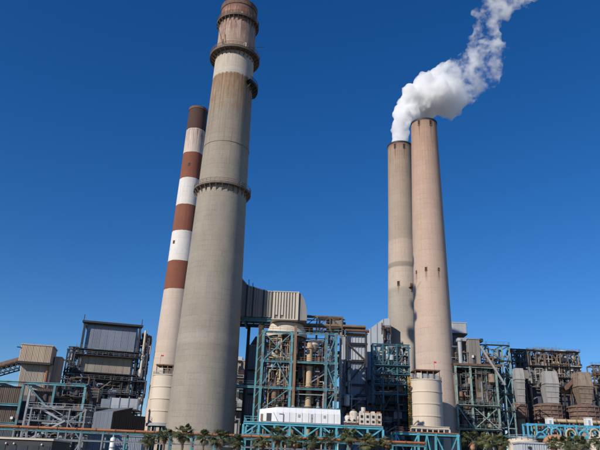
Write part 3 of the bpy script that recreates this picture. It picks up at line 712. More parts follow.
# panels
def pan(a, b, z0, z1, m, k, v=.9):
    for i in range(k):
        W = (b - a) / k; t.add('wall_panel', MB().sheet((a + W * i + .03, v, z0), (1, 0, 0), (0, 0, 1), (0, -1, 0), W - .06, z1 - z0, max(2, round(W / .4)), .08), m)
pan(us[0], us[2] - .5, wm + .4, w1 - .8, 'clad_brown', 10); pan(us[0], us[2] - .5, wb + .2, wm - .5, 'clad_brown', 10); pan(us[0], us[2] - .5, 0, wb - .4, 'clad_dark', 6)
pan(us[2] + 2.4, us[3] - .8, t.w(40, 409), w1 - .9, 'clad_brown', 5, 2.4); pan(us[3] + 1.2, us[3] + 4.2, t.w(60, 406), w1 - 1.6, 'clad_brown', 2, 4)
t.add('back_wall', MB().box(us[0], us[4] - 1.6, 5, 15, 0, w1 - 2.4), 'clad_dark')
t.add('light_fitting', MB().box(t.u(10, 417), t.u(12.5, 417), .2, .75, t.w(10, 419), t.w(10, 416.5)), 'white_paint')
t.clutter(us[2] + 1, us[4], 2.5, 4.6, t.w(60, 440), w1 - 1.5, 40, 41, ('dark_steel', 'rust', 'grey_steel', 'brown_pipe', 'dark_steel'))
t.clutter(us[3], us[4] + 3, .8, 3, t.w(60, 400), w1 + 2.0, 22, 42, ('dark_steel', 'dark_steel', 'rust'), .6)

# galvanised stair structure before it
t = T('stair_structure', 'galvanised steel stair and gangway structure at the lower left', 'stairs', 55, 430, 141, 2)
us = [t.u(px, 428) for px in (23, 28, 67, 83)]
ws = [0, t.w(50, 440), t.w(50, 421), t.w(50, 408.5)]
t.frame(us, [0, 5], ws, 'grey_steel', .3, .32, [(1, 1, 'X', 1), (2, 2, '/'), (2, 1, '\\'), (0, 1, 'X'), (2, 0, 'X'), (1, 0, '/')], brw=.22)
for j, w in enumerate(ws[1:]):
    t.platform(us[0] - .5, us[-1] + .6, 2.2, 5.2, w + .2, 'grey_steel', 'galvanised')
def stair(u0, w0, u1, w1, v):
    mb = MB(); k = 12
    for vv in (v, v + 1.3): mb.beam((u0, vv, w0), (u1, vv, w1), .1, .35); mb.beam((u0, vv, w0 + 1.1), (u1, vv, w1 + 1.1), .08)
    for i in range(k): mb.box(u0 + (u1 - u0) * i / k - .16, u0 + (u1 - u0) * i / k + .16, v, v + 1.3, w0 + (w1 - w0) * i / k, w0 + (w1 - w0) * i / k + .06)
    t.add('stair_flight', mb, 'galvanised')
stair(us[1] + 1, ws[1] + .2, us[2] - .6, ws[2] + .2, -.2); stair(us[2] - 1.5, ws[2] + .2, us[1] + 1, ws[3] + .2, .6); stair(us[2] - 1, .2, us[1] + 2, ws[1] + .2, .6)
t.clutter(us[0], us[-1], 1, 4.5, 3, ws[3] + .5, 22, 43, ('grey_steel', 'galvanised', 'galvanised', 'dark_steel'), .7)

# low dark control building at the very bottom left
t = T('dark_low_building', 'low dark flat roofed building with small windows at the bottom left corner', 'building', 20, 445, 112)
ua, ub = t.u(-60, 445), t.u(52, 445); w1 = t.w(20, 439.5)
t.add('wall', MB().box(ua, ub, 0, 9, 0, w1), 'dark_steel')
for i in range(10):
    a = ua + (ub - ua) * i / 10
    f = t.add('window', MB().box(a + .5, a + 1.65, -.08, .05, w1 - 2.1, w1 - .9), 'glass'); t.add('sill', MB().box(a + .4, a + 1.75, -.16, .04, w1 - 2.25, w1 - 2.12), 'galvanised', f)
t.add('coping', MB().box(ua - .2, ub + .2, -.25, 9.2, w1, w1 + .28), 'wall_cream')
for k, px in enumerate((6, 14, 42)): t.add('lamp', MB().lathe([(0.01, w1 - .75), (.13, w1 - .8), (.16, w1 - .65), (.01, w1 - .5)], (t.u(px, 446), -.25), 8), 'white_paint')

# low grey building, white tank behind the pipe between shed and stack
t = T('low_grey_annex', 'low pale grey metal annex below the brown shed wall', 'building', 120, 444, 150)
ua, ub = t.u(86, 444), t.u(142, 444); w1 = t.w(115, 436)
t.wall(ua, ub, 0, 7, 0, w1, 'clad_blue', 8, rib=.4)
t.add('door', MB().box(t.u(106, 444), t.u(110, 444), -.25, .1, 0, t.w(106, 438)), 'teal')
t = T('white_tank', 'small white upright tank beside the grey annex', 'tank', 112.5, 444, 143)
r = .6; t.add('shell', MB().lathe([(r, 0), (r, t.w(112, 439)), (r * .7, t.w(112, 437.5)), (.01, t.w(112, 437))], n=20), 'white_paint')
t.add('band', MB().lathe([(r, 5.5), (r + .08, 5.5), (r + .08, 5.8), (r, 5.8)], n=20, close=True), 'galvanised')
t.add('nozzle', MB().cyl((0, 0, t.w(112, 437) - .1), (0, 0, t.w(112, 437) + .6), .18, n=8), 'galvanised')

# ------------------------------------------------------------------ centre: breeching duct, absorber, teal tower
t = T('flue_duct', 'big corrugated flue duct leaving the grey chimney, ending in a cream ribbed hood', 'duct', 272, 305, 175)
wb = t.w(262, 317); secs = [(229, 276.5, 276.5), (240, 278.5, 284.5), (246.5, 285.5, 287.5), (253, 287.5, 290), (263.5, 290.5, 291.5), (272.5, 292, 292)]
us = [t.u(px, 300) for px, _, _ in secs]
for i in range(5):
    a, b = us[i], us[i + 1]; za = t.w(secs[i][0], secs[i][1 if i == 0 else 1]); zb = t.w(secs[i + 1][0], secs[i + 1][1])
    c = t.add('duct_section', MB().prism([(a + .08, .2, wb), (b - .08, .2, wb), (b - .08, .2, zb), (a + .08, .2, za)], (0, 9.0, 0)), 'duct_grey')
    k = max(2, round((b - a) / .8)); 
    for q in range(k):
        u = a + (b - a) * (q + .5) / k; zz = za + (zb - za) * (q + .5) / k
        t.add('stiffener', MB().box(u - .14, u + .14, -.05, .28, wb + .05, zz - .05), 'duct_grey', c)
    t.add('flange', MB().box(b - .16, b + .16, -.2, 9.4, wb - .2, zb + .25), 'dark_steel')
    t.add('top_flange', MB().beam((a, .1, za + .1), (b, .1, zb + .1), .25), 'galvanised', c)
for px, py in ((244.5, 281), (249, 279.5), (253, 283)): t.beam('bracket', t.P(px, 289, 2), t.P(px, py, 2), .2, 'dark_steel', H=False)
# hood: cream ribs on the front, curved end turning down
ha, hb = t.u(272.5, 305, -9.2), t.u(298, 305, -9.2); wt = t.w(285, 292.2, -9.2); wbh = t.w(285, 319.5, -9.2)
arc = [(hb + (t.u(307, 318, -9.2) - hb) * math.sin(a), wbh + (wt - wbh) * math.cos(a)) for a in [i * math.pi / 2 / 10 for i in range(11)]]
hood = t.add('hood', MB().prism([(ha, -9.0, wbh), (arc[-1][0], -9.0, wbh)] + [(x, -9.0, z) for x, z in reversed(arc[:-1])] + [(ha, -9.0, wt)], (0, 12.5, 0)), 'duct_grey')
n = 9
for i in range(n):
    u = ha + (hb - ha) * (i + .5) / n; W = (hb - ha) / n
    t.add('rib', MB().box(u - W * .33, u + W * .33, -9.42, -8.98, wbh + (1.2 if i < 5 and i % 2 else .1), wt - .02), 'rib_cream', hood)
t.add('seam', MB().box(ha + .6, ha + (hb - ha) * .6, -1.5, -9.0, wbh + (wt - wbh) * .48, wbh + (wt - wbh) * .52), 'rib_cream', hood)
for z, hh in ((wt - .05, .22), (wbh - .1, .25)): t.add('flange', MB().box(ha - .1, hb + .1, -9.55, 3.6, z, z + hh), 'rib_cream', hood)
t.add('end_flange', MB().box(hb - .15, hb + .15, -9.6, 3.6, wbh, wt + .25), 'rib_cream', hood)
# support beams under the duct
for v in (.3, 8.5):
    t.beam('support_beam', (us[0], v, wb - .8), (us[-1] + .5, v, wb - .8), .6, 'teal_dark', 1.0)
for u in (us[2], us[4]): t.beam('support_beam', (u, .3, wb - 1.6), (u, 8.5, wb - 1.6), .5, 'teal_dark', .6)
t.beam('post', (t.u(261, 325, 3), 3, 0), (t.u(261, 325, 3), 3, wb - 1.2), 1.1, 'beige_pipe', H=False)
t.beam('post', (us[1] + 2.6, 8, 0), (us[1] + 2.6, 8, wb - 1.2), .9, 'dark_steel')

t = T('absorber_vessel', 'pale domed absorber vessel rising inside the teal tower below the hood', 'vessel', 286, 345, 172)
r = (t.u(307, 334, -6) - t.u(264, 334, -6)) / 2; w_c = t.w(286, 331, -r); w_n = t.w(286, 321, -r * .8)
t.add('shell', MB().lathe([(r * .8, 0), (r * .8, w_c - 1.6), (r * .98, w_c - .9)], n=48), 'clad_brown')  # shell coloured dark brown to stand for the shade inside the tower
t.add('cone_roof', MB().lathe([(r * .98, w_c - .9), (r, w_c), (r * .86, w_c + (w_n - w_c) * .6), (r * .78, w_n)], n=48), 'wall_cream')
t.add('neck_ring', MB().lathe([(r * .7, w_n - .3), (r * .82, w_n - .3), (r * .82, w_n + .25), (r * .7, w_n + .25)], n=48, close=True), 'brown_pipe')
t.add('neck', MB().lathe([(r * .62, w_n - 1), (r * .62, w_n + 3.6)], n=40), 'rib_cream')
for k in range(6):
    z = w_c * (k + .6) / 6; t.add('band', MB().lathe([(r * .8 - .05, z), (r * .8 + .3, z), (r * .8 + .3, z + .35), (r * .8 - .05, z + .35)], n=48, close=True), 'brown_pipe')

t = T('teal_tower', 'tall open teal steel tower packed with pipework beside the grey chimney', 'tower', 300, 370, 164.5)
gx = lambda px: t.u(px, 362)
wz = [0, t.w(285, 412), t.w(285, 388), t.w(285, 361.5), t.w(285, 332.5)]
us = [gx(262), gx(291), gx(326), gx(336)]
t.frame(us, [0, 17], wz, 'teal', .7, .6, [(0, 3, 'X'), (0, 2, 'A'), (0, 1, '/'), (1, 3, '/', 1), (1, 2, 'X', 1), (0, 2, 'X', 1), (2, 3, '/'), (2, 2, '\\'), (2, 1, '/')], brw=.26)
for u in us[:1]: t.beam('column', (u - 1.5, .6, 0), (u - 1.5, .6, wz[-1] - .8), .45, 'teal', .45)
for k in range(12):
    z = wz[-1] * (k + .4) / 12
    t.beam('lattice_bar', (us[0] - 1.5, .5, z), (us[0], .3, z + 2.2), .14, 'teal', H=False)
    t.beam('lattice_bar', (us[2], .3, z), (us[3], .3, z + 1.9), .16, 'teal', H=False)
t.beam('post', (us[1] + .95, -.2, 0), (us[1] + .95, -.2, t.w(294, 326)), .75, 'brown_pipe')
t.beam('post', (gx(341), 2, 0), (gx(341), 2, t.w(341, 331)), .55, 'duct_grey')
def vpipe(px, p0, p1, r, m, v=2.0, flange=4):
    u = t.u(px, (p0 + p1) / 2, v); a, b = t.w(px, p0, v), t.w(px, p1, v); p = t.add('pipe', MB().cyl((u, v, b), (u, v, a), r, n=14), m)
    for k in range(flange):
        z = b + (a - b) * (k + .7) / flange; t.add('flange', MB().cyl((u, v, z), (u, v, z + .22), r * 1.35, n=14), m, p)
vpipe(277.5, 335, 442, .62, 'beige_pipe', 2.2, 5); vpipe(308.5, 343, 442, .85, 'beige_pipe', 2.6, 5); vpipe(270, 352, 442, .4, 'brown_pipe', 3); vpipe(318, 350, 442, .4, 'rust', 3.4); vpipe(331, 338, 440, .35, 'brown_pipe', 3.4); vpipe(283.5, 360, 440, .3, 'rust', 1.5)
t.add('tank', MB().lathe([(.01, t.w(312, 339.5, 3)), (1.2, t.w(312, 340, 3)), (1.7, t.w(312, 341, 3)), (1.7, t.w(312, 345, 3)), (1.0, t.w(312, 348, 3)), (.6, t.w(312, 352, 3))], (t.u(314, 344, 3.6), 3.6), 18), 'white_dirty')
mb = MB().beam(t.P(268, 349, 2.0), t.P(277, 358, 2.0), .75); t.add('chute', mb, 'wall_cream')
t.clutter(us[0] + .6, us[1] - .6, 1.2, 4.5, 6, wz[-1] - 1.5, 85, 51, ('rust', 'brown_pipe', 'dark_steel', 'grey_steel', 'brown_pipe', 'beige_pipe', 'clad_brown'), .75)
t.clutter(us[1] + .6, us[2] - .6, 2.0, 8, 6, wz[-1] - 1.5, 100, 52, ('rust', 'brown_pipe', 'dark_steel', 'grey_steel', 'clad_brown', 'dark_steel', 'white_dirty'), .75)
t.clutter(us[2], us[3] + 1, 1.0, 6, 6, wz[-1] - 2, 34, 53, ('grey_steel', 'galvanised', 'dark_steel', 'brown_pipe'))
t.clutter(us[0] + .3, us[1] - .3, .5, 3, 8, wz[-1] - 1, 60, 151, ('rust', 'grey_steel', 'clad_blue', 'galvanised', 'dark_steel', 'beige_pipe', 'weathered_steel'), .38)
t.clutter(us[1] + .3, us[2] - .3, .6, 5, 8, wz[-1] - 1, 70, 152, ('rust', 'grey_steel', 'clad_blue', 'galvanised', 'dark_steel', 'white_dirty', 'weathered_steel'), .4)
for j in (1, 2, 3):
    t.platform(us[1] + .6, us[2] - .5, .5, 4.5, wz[j] + .25, 'brown_pipe', 'brown_pipe')
    t.platform(us[0] + .6, us[1] - .5, .8, 3.5, wz[j] + .25, 'brown_pipe', 'brown_pipe')
t.add('back_wall', MB().box(us[1] + 2, us[3], 14, 16.5, 0, wz[-1] - 4), 'clad_brown')  # dark brown backing gives the open tower its shaded interior by colour
t.add('back_wall', MB().box(us[0] + .8, us[1], 14.2, 16.4, 0, wz[-1] - 7), 'clad_brown')
mb = MB().rail([(us[0] - 1.5, -.2, wz[-1] + .4), (us[3] + .5, -.2, wz[-1] + .4)]); t.add('railing', mb, 'brown_pipe')

# brown roof pipe rack
t = T('roof_pipe_rack', 'weathered dark steel pipe rack standing on the teal tower roof', 'pipe rack', 324, 325, 176)
RACK_STEEL = 'weathered_steel'
us = [t.u(px, 325) for px in (305, 317, 330, 342)]; wz = [t.w(320, 333.5), t.w(320, 327), t.w(320, 316.5)]
t.frame(us, [0, 5], wz, RACK_STEEL, .3, .3, [(0, 1, '/'), (1, 1, '/'), (2, 1, '\\')], brw=.2)
for k, (z, m) in enumerate(((wz[1] + .6, 'brown_pipe'), (wz[1] + .5, 'rust'), (wz[2] + .5, 'brown_pipe'), (wz[0] + 1.0, 'brown_pipe'))):
    a = .3 + k * 1.2; t.add('pipe', MB().cyl((us[0] - 1, a, z), (us[3] + (7 if k != 2 else .5), a, z), .42, n=12), m)
t.add('duct_box', MB().box(us[2], us[3] + .4, .5, 4, wz[1], wz[1] + 2.8), 'duct_grey')
t.clutter(us[0], us[3] + 1, 0, 4, wz[0], wz[2] - .5, 14, 55, ('rust', 'brown_pipe', 'grey_steel', 'galvanised', 'teal'), .8)
# legs bring the rack down to the tower roof level
for u in us:
    for v in (0, 5): t.beam('leg', (u, v, wz[0] - 3), (u, v, wz[0]), .38, 'rust')

# dark shaded block between chimney and tower
t = T('dark_clad_block', 'dark grey clad block in the chimney shadow beside the teal tower', 'building', 252, 385, 186)
ua, ub = t.u(246, 390), t.u(263, 390); w1 = t.w(252, 336)
t.wall(ua, ub, 0, 12, 0, t.w(252, 346), 'clad_blue', 4, 4, rib=.45)
t.add('head_house', MB().frustum((ua + .3, ub - .3, .3, 11), (ua + 1.8, ub - .3, .3, 11), t.w(252, 346) + .4, w1), 'clad_dark')
for k in range(3): t.platform(ua - .2, ub + .2, -1.5, -.1, t.w(252, 346 + 24 * (k + 1)), 'dark_steel', 'grey_steel')
t = T('beige_annex', 'small beige and rusty annex seen in the gap beside the grey chimney', 'building', 239, 366, 205)
ua, ub = t.u(233, 366), t.u(246, 366)
t.wall(ua, ub, 0, 8, 0, t.w(239, 361), 'clad_tan', 3, 4, rib=.45)
t.add('upper_box', MB().box(ua + 1, ub - 1.5, 1, 7, t.w(239, 361) + .4, t.w(239, 356)), 'clad_light')
t.platform(ua - 1, ub + 1, -2, 0, t.w(239, 375), 'rust', 'rust'); t.platform(ua - 1, ub + 1, -2, 0, t.w(239, 392), 'teal_dark', 'dark_steel')
t.clutter(ua - .5, ub + .5, -3.5, -1.5, 8, t.w(239, 348), 26, 57, ('dark_steel', 'dark_steel', 'rust', 'grey_steel', 'galvanised'))
t = T('teal_gangway', 'teal pipe gangway crossing from the grey chimney to the tower', 'gangway', 250, 387, 170)
ua, ub = t.u(231, 387), t.u(262, 387)
z = t.w(245, 386.5); t.beam('girder', (ua, 0, z), (ub, 0, z), .4, 'teal', .6); t.beam('girder', (ua, 2.4, z), (ub, 2.4, z), .4, 'teal', .6)
t.add('deck', MB().box(ua, ub, -.1, 2.5, z + .32, z + .42), 'dark_steel'); t.add('railing', MB().rail([(ua, -.1, z + .42), (ub, -.1, z + .42)]), 'teal')
t.beam('leg', ((ua + ub) / 2, 1.2, 0), ((ua + ub) / 2, 1.2, z - .3), .5, 'dark_steel')

# ------------------------------------------------------------------ centre right: precipitator casings, sloped duct, lattice tower
t = T('precipitator_casing', 'pale grey precipitator casing with dark X bracing beside the teal tower', 'precipitator', 354, 375, 196)
ua, ub = t.u(347, 375), t.u(366, 375); lv = [t.w(355, p) for p in (440, 412, 385, 361, 344, 334)]
m_ = ['clad_dark', 'clad_dark', 'clad_blue', 'clad_light', 'clad_light']
for j in range(5):
    c = t.add('casing', MB().box(ua + .2, ub - .2, .3, 9, (0 if j == 0 else lv[j] + .25), lv[j + 1] - .25), ('clad_blue', 'clad_blue', 'clad_blue', 'clad_light', 'clad_light')[j])
    for q in range(6):
        u = ua + .6 + (ub - ua - 1.2) * q / 5; t.add('stiffener', MB().box(u - .08, u + .08, .12, .32, (0 if j == 0 else lv[j] + .3), lv[j + 1] - .3), ('clad_blue', 'clad_blue', 'clad_blue', 'clad_light', 'clad_light')[j], c)
t.frame([ua, ub], [-.5, 9], [0] + lv[:], 'dark_steel', .6, .6, [(0, 4, '\\'), (0, 3, '/'), (0, 2, '/'), (0, 1, 'X')], brw=.45)
t.wall(t.u(342, 375, -.6), ua - .5, .4, 8, 0, t.w(345, 336), 'clad_light', 2, 5, rib=.4)
t.add('roof_pipe', MB().cyl((ua - 3, -.3, lv[5] + 1), (ub + 1, -.3, lv[5] + 1), .5, n=12), 'rust'); t.add('roof_pipe', MB().cyl((ua - 3, .9, lv[5] + 1.4), (ub + 1, .9, lv[5] + 1.4), .4, n=12), 'brown_pipe')
for u in (ua, ub): t.beam('pipe_stand', (u, .3, lv[5]), (u, .3, lv[5] + 1), .3, 'rust')
t.clutter(t.u(339, 390, -3), ua + 1, -4, -1.4, 8, t.w(342, 362), 30, 61, ('galvanised', 'grey_steel', 'white_dirty', 'dark_steel'))
t.clutter(t.u(344, 418, -2), ub, -3.6, -1.2, 6, t.w(350, 396), 18, 62, ('galvanised', 'grey_steel', 'dark_steel', 'dark_steel'))

t = T('rear_casing', 'blue-grey shaded casing block behind the braced precipitator', 'precipitator', 380, 395, 226)
ua, ub = t.u(366.5, 395), t.u(416, 395); lv = [0, t.w(380, 430), t.w(380, 405), t.w(380, 382), t.w(380, 352)]
for j in range(4):
    k = 5 if j < 3 else 3
    for q in range(k):
        W = (ub - ua) / 5; t.add('casing_panel', MB().sheet((ua + W * q + .05, 0, lv[j] + .05), (1, 0, 0), (0, 0, 1), (0, -1, 0), W - .1, lv[j + 1] - lv[j] - .1, 4, .12), 'clad_blue')
t.add('core', MB().box(ua + .1, ub - .1, .14, 11, 0, lv[3] - .1), 'clad_dark'); t.add('core', MB().box(ua + .1, ua + (ub - ua) * .6, .14, 11, lv[3], lv[4] - .1), 'clad_dark')
t.frame([ua, ua + (ub - ua) * .35, ua + (ub - ua) * .7, ub], [-1.2], lv[:4], 'dark_steel', .6, .6, [(0, 2, '\\'), (1, 2, 'X'), (2, 1, '/'), (1, 1, '\\'), (0, 1, '/'), (2, 2, '\\')], brw=.35)
t.clutter(ua, ub, -4, -1.6, 6, lv[3], 44, 63, ('dark_steel', 'dark_steel', 'grey_steel', 'clad_dark', 'clad_blue', 'teal_dark'))
for j in (1, 2, 3): t.platform(ua, ub, -3.2, -1.6, lv[j] + .3, 'dark_steel', 'grey_steel')

t = T('sloped_duct', 'pale grey duct with sloping roof left of the smoking chimney', 'duct', 378, 330, 257)
ua, ub, uc = t.u(364, 335), t.u(390, 335), t.u(381, 320)
wl, wh, wb = t.w(364, 333), t.w(386, 318), t.w(376, 352)
for i in range(4):
    a, b = ua + (ub - ua) * i / 4, ua + (ub - ua) * (i + 1) / 4; f = lambda u: min(wh, wl + (wh - wl) * (u - ua) / ((ub - ua) * .8))
    t.add('duct_section', MB().prism([(a + .05, 0, wb), (b - .05, 0, wb), (b - .05, 0, f(b)), (a + .05, 0, f(a))], (0, 9, 0)), 'clad_light')
    t.add('flange', MB().box(b - .12, b + .12, -.2, 9.2, wb, f(b) + .2), 'clad_blue')
for u in (ua + 1, ub - 1):
    for v in (1, 8): t.beam('leg', (u, v, 0), (u, v, wb), .6, 'dark_steel')
t.clutter(t.u(382, 335, -2), t.u(391, 335, -2), -3, -1, wb - 4, t.w(386, 324), 14, 64, ('rust', 'brown_pipe', 'dark_steel'), .8)

t = T('dark_lattice_tower', 'dark teal lattice tower full of pale ducts before the chimney pair', 'tower', 392, 365, 216)
us = [t.u(px, 365) for px in (373, 383, 397, 409)]; wz = [t.w(390, 385), t.w(390, 375), t.w(390, 366), t.w(390, 355), t.w(390, 344.5)]
t.frame(us, [0, 4], [0, t.w(390, 410), wz[0]], 'dark_steel', .4, .4, [(0, 1, '\\'), (1, 1, '/')], brw=.25)  # lower bays dark instead of teal, painting in the shade down there
wz = [wz[0] - 6, wz[0] - 3] + [wz[0], wz[1], wz[2], wz[4]]
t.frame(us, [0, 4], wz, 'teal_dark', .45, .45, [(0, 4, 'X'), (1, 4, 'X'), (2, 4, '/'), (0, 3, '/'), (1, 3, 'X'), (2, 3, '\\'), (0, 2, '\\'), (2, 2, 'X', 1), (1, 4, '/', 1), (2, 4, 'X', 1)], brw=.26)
t.clutter(us[0], us[3], .3, 3.5, wz[1], wz[5] - .3, 80, 65, ('wall_cream', 'white_dirty', 'clad_light', 'dark_steel', 'teal', 'wall_cream', 'dark_steel', 'rust'), .7)
t.clutter(us[0], us[3] - 1, .6, 3.5, 5, wz[1], 30, 66, ('dark_steel', 'dark_steel', 'clad_dark', 'grey_steel'), 1.0)
for px, py in ((403, 352), (394, 372), (405, 348)): t.add('duct_elbow', MB().beam(t.P(px - 5, py + 8, 2.5), t.P(px + 2, py - 3, 2.5), 1.3, 1.3).beam(t.P(px + 2, py - 3, 2.5), t.P(px + 4, py + 1, 2.5), 1.2, 1.2), 'wall_cream')
for j in (2, 3, 4): t.platform(us[0], us[3], -.9, .6, wz[j] + .3, 'teal_dark', 'teal')

# ------------------------------------------------------------------ front: teal truss platform, white enclosure, white skids
t = T('truss_platform', 'long bright teal truss platform carrying the white enclosure', 'platform', 312, 430, 150)
ua, ub = t.u(243, 430), t.u(383, 430); w1, w0 = t.w(312, 425.5), t.w(312, 437)
DV = 9
for v in (0, DV):
    t.beam('top_chord', (ua, v, w1), (ub, v, w1), .6, 'teal_bright', .62); t.beam('bottom_chord', (ua, v, w0), (ub, v, w0), .45, 'teal_bright', .45)
    n = 9
    for i in range(n + 1):
        u = ua + (ub - ua) * i / n; t.beam('post', (u, v, 0 if i % 2 == 0 else w0), (u, v, w1 - .3), .5, 'teal_bright')
        if i < n:
            u2 = ua + (ub - ua) * (i + 1) / n
            a, b = ((u, w1), (u2, w0)) if i % 2 else ((u, w0), (u2, w1))
            t.beam('brace', (a[0], v, a[1]), (b[0], v, b[1]), .3, 'teal_bright', .3, False)
for i in range(12):
    a = ua + (ub - ua) * i / 12; t.add('deck_plate', MB().box(a + .02, a + (ub - ua) / 12 - .02, -.2, DV + .2, w1 + .32, w1 + .42), 'grey_steel')
t.add('railing', MB().rail([(ua, DV, w1 + .42), (ua, -.1, w1 + .42), (t.u(258, 424), -.1, w1 + .42)], r=.09), 'teal_bright')
DECK = w1 + .42
t = T('white_enclosure', 'long white metal enclosure with chamfered end on the teal platform', 'enclosure', 300, 416, 151)
ua, ub = t.u(259, 416), t.u(340.5, 416); wz0, wz1 = DECK, t.w(300, 407.5)
h = wz1 - wz0; dv = 6.5; ch = 1.25
n = 10; ux = ua + 4.2
prof = [(0, wz0), (0, wz1 - ch), (ch, wz1), (dv - ch, wz1), (dv, wz1 - ch), (dv, wz0)]
for i in range(n):
    a, b = ux + (ub - ux) * i / n, ux + (ub - ux) * (i + 1) / n
    t.add('shell_panel', MB().prism([(a + .012, v, w) for v, w in prof], (b - a - .024, 0, 0)), 'white_paint')
# tapered end with door and louvre
e = [(ua, .9, wz0), (ua, dv - .9, wz0), (ua, dv - .9, wz1 - 1.6), (ua, dv - 1.8, wz1 - .6), (ua, 1.8, wz1 - .6), (ua, .9, wz1 - 1.6)]
f = [(ux, 0, wz0), (ux, dv, wz0), (ux, dv, wz1 - ch), (ux, dv - ch, wz1), (ux, ch, wz1), (ux, 0, wz1 - ch)]
mb = MB(); mb.v = e + f; mb.f = [(5, 4, 3, 2, 1, 0), (6, 7, 8, 9, 10, 11)] + [(i, (i + 1) % 6, 6 + (i + 1) % 6, 6 + i) for i in range(6)]
end = t.add('end_hood', mb, 'white_paint', smooth=20)
def on_end(s, z, d=.05): return Vector((ua + (ux - ua) * s, .9 * (1 - s) - d, z))
t.add('door', MB().prism([on_end(.42, wz0 + .1), on_end(.7, wz0 + .1), on_end(.7, wz0 + 2.1), on_end(.42, wz0 + 2.1)], (0, .12, 0)), 'dark_steel', end)
t.add('louvre', MB().prism([on_end(.08, wz0 + .3), on_end(.22, wz0 + .3), on_end(.22, wz0 + 1.9), on_end(.08, wz0 + 1.9)], (0, .12, 0)), 'brown_pipe', end)
for i in range(n):
    a, b = ux + (ub - ux) * i / n, ux + (ub - ux) * (i + 1) / n
    t.add('joint_cover', MB().box(b - .05, b + .05, -.05, .02, wz0 + .25, wz1 - ch), 'galvanised')
    if i in (3, 7): t.add('wall_vent', MB().box(a + .5, b - .5, -.09, .02, wz1 - ch - 1.0, wz1 - ch - .35), 'galvanised')
    if i in (5,):
        dr = t.add('door', MB().box(a + .5, b - .5, -.07, .02, wz0 + .25, wz0 + 2.2), 'galvanised'); t.add('handle', MB().box(b - .75, b - .65, -.14, -.07, wz0 + 1.1, wz0 + 1.3), 'dark_steel', dr)
    if i in (2, 6): t.add('roof_vent', MB().lathe([(.35, wz1), (.35, wz1 + .3), (.5, wz1 + .35), (.3, wz1 + .6), (.01, wz1 + .65)], ((a + b) / 2, 2.6), 12), 'galvanised')
t.add('roof_trim', MB().beam((ux, ch, wz1 + .06), (ub, ch, wz1 + .06), .16), 'teal'); t.add('base_trim', MB().box(ua + .5, ub, -.08, .0, wz0, wz0 + .25), 'galvanised')
t.add('ladder', MB().beam((ux + .3, -.15, wz0 + .3), (ux - .8, .2, wz1 - 1.3), .1).beam((ux + 1.6, -.15, wz0), (ux + 1.6, -.15, wz0 + 2.0), .1).beam((ux + .5, -.12, wz1 - 1.6), (ux + 1.6, -.15, wz0 + 2.0), .1), 'grey_steel')

def skid(px0, px1, label, kind):
    t = T('pump_skid', label, 'skid', (px0 + px1) / 2, 418, 151.5, 0, 'white equipment skids on the teal platform')
    ua, ub = t.u(px0, 418), t.u(px1, 418); z = DECK
    t.add('base', MB().box(ua, ub, 0, 3, z, z + .35), 'rust')
    if kind == 'box':
        h = t.w(370, 411) - z; n = 4
        for i in range(n):
            a = ua + (ub - ua) * i / n; W = (ub - ua) / n
            c = t.add('cabinet', MB().box(a + .06, a + W - .06, .2, 2.8, z + .35, z + h - .45), 'white_dirty')
            t.add('vent', MB().box(a + W * .3, a + W * .7, .1, .22, z + h - 1.6, z + h - 1.0), 'black_gap', c); t.add('vent', MB().box(a + W * .3, a + W * .7, .1, .22, z + .8, z + 1.3), 'black_gap', c)
            t.add('cap', MB().box(a + W * .2, a + W * .8, .5, 2.4, z + h - .44, z + h - .05), 'orange_pipe' if i % 2 else 'white_dirty', c)
        t.add('stack_pipe', MB().cyl((ua + 1.2, 1.5, z + h - .4), (ua + 1.2, 1.5, z + h + .9), .55, n=12), 'white_dirty')
    else:
        for i, (f, hh, r) in enumerate(((.3, 2.0, .75), (.72, 3.1, 1.0))):
            u = ua + (ub - ua) * f; t.add('tank', MB().lathe([(r, z + .35), (r, z + hh), (r * .7, z + hh + .35), (.01, z + hh + .5)], (u, 1.4), 16), 'white_dirty')
            t.add('flange', MB().cyl((u, 1.4, z + hh + .4), (u, 1.4, z + hh + .8), .35, n=10), 'rust')
        for i in range(7): t.add('valve', MB().cyl((ua + .4 + i * (ub - ua) / 8, -.1, z + .5 + .35 * (i % 3)), (ua + .4 + i * (ub - ua) / 8, .6, z + .7 + .3 * (i % 3)), .28, n=8), ('rust', 'white_dirty', 'dark_steel')[i % 3])
        t.add('pipe', MB().tube([(ua, .1, z + .8), (ub, .1, z + .8), (ub, .1, z + 2.2)], .18), 'white_dirty')
skid(344, 358, 'white tanks and valves just right of the long white enclosure', 'tank')
skid(359, 382, 'boxy white cabinets streaked with rust at the platform end', 'box')

# ------------------------------------------------------------------ orange pipe on its rack along the whole front
t = T('pipe_rack', 'long rusty orange pipe on a low steel rack crossing the foreground', 'pipe rack', 200, 434, 134)
ua, ub = t.u(-40, 428), t.u(425, 440); wp = t.w(200, 434)
n = 24
for i in range(n):
    a, b = ua + (ub - ua) * i / n, ua + (ub - ua) * (i + 1) / n
    p = t.add('pipe_length', MB().cyl((a + .02, 0, wp), (b - .02, 0, wp), .25, n=14), 'orange_pipe'); t.add('flange', MB().cyl((b - .12, 0, wp), (b + .1, 0, wp), .34, n=14), 'rust', p)
t.add('pipe', MB().cyl((ua, .9, wp - .1), (ub, .9, wp - .1), .24, n=10), 'grey_steel')
for v in (-.6, 1.5): t.beam('stringer', (ua, v, wp - .62), (ub, v, wp - .62), .3, 'teal', .36)
t.beam('stringer', (ua, -.6, wp - 2.2), (ub, -.6, wp - 2.2), .25, 'grey_steel', .3)
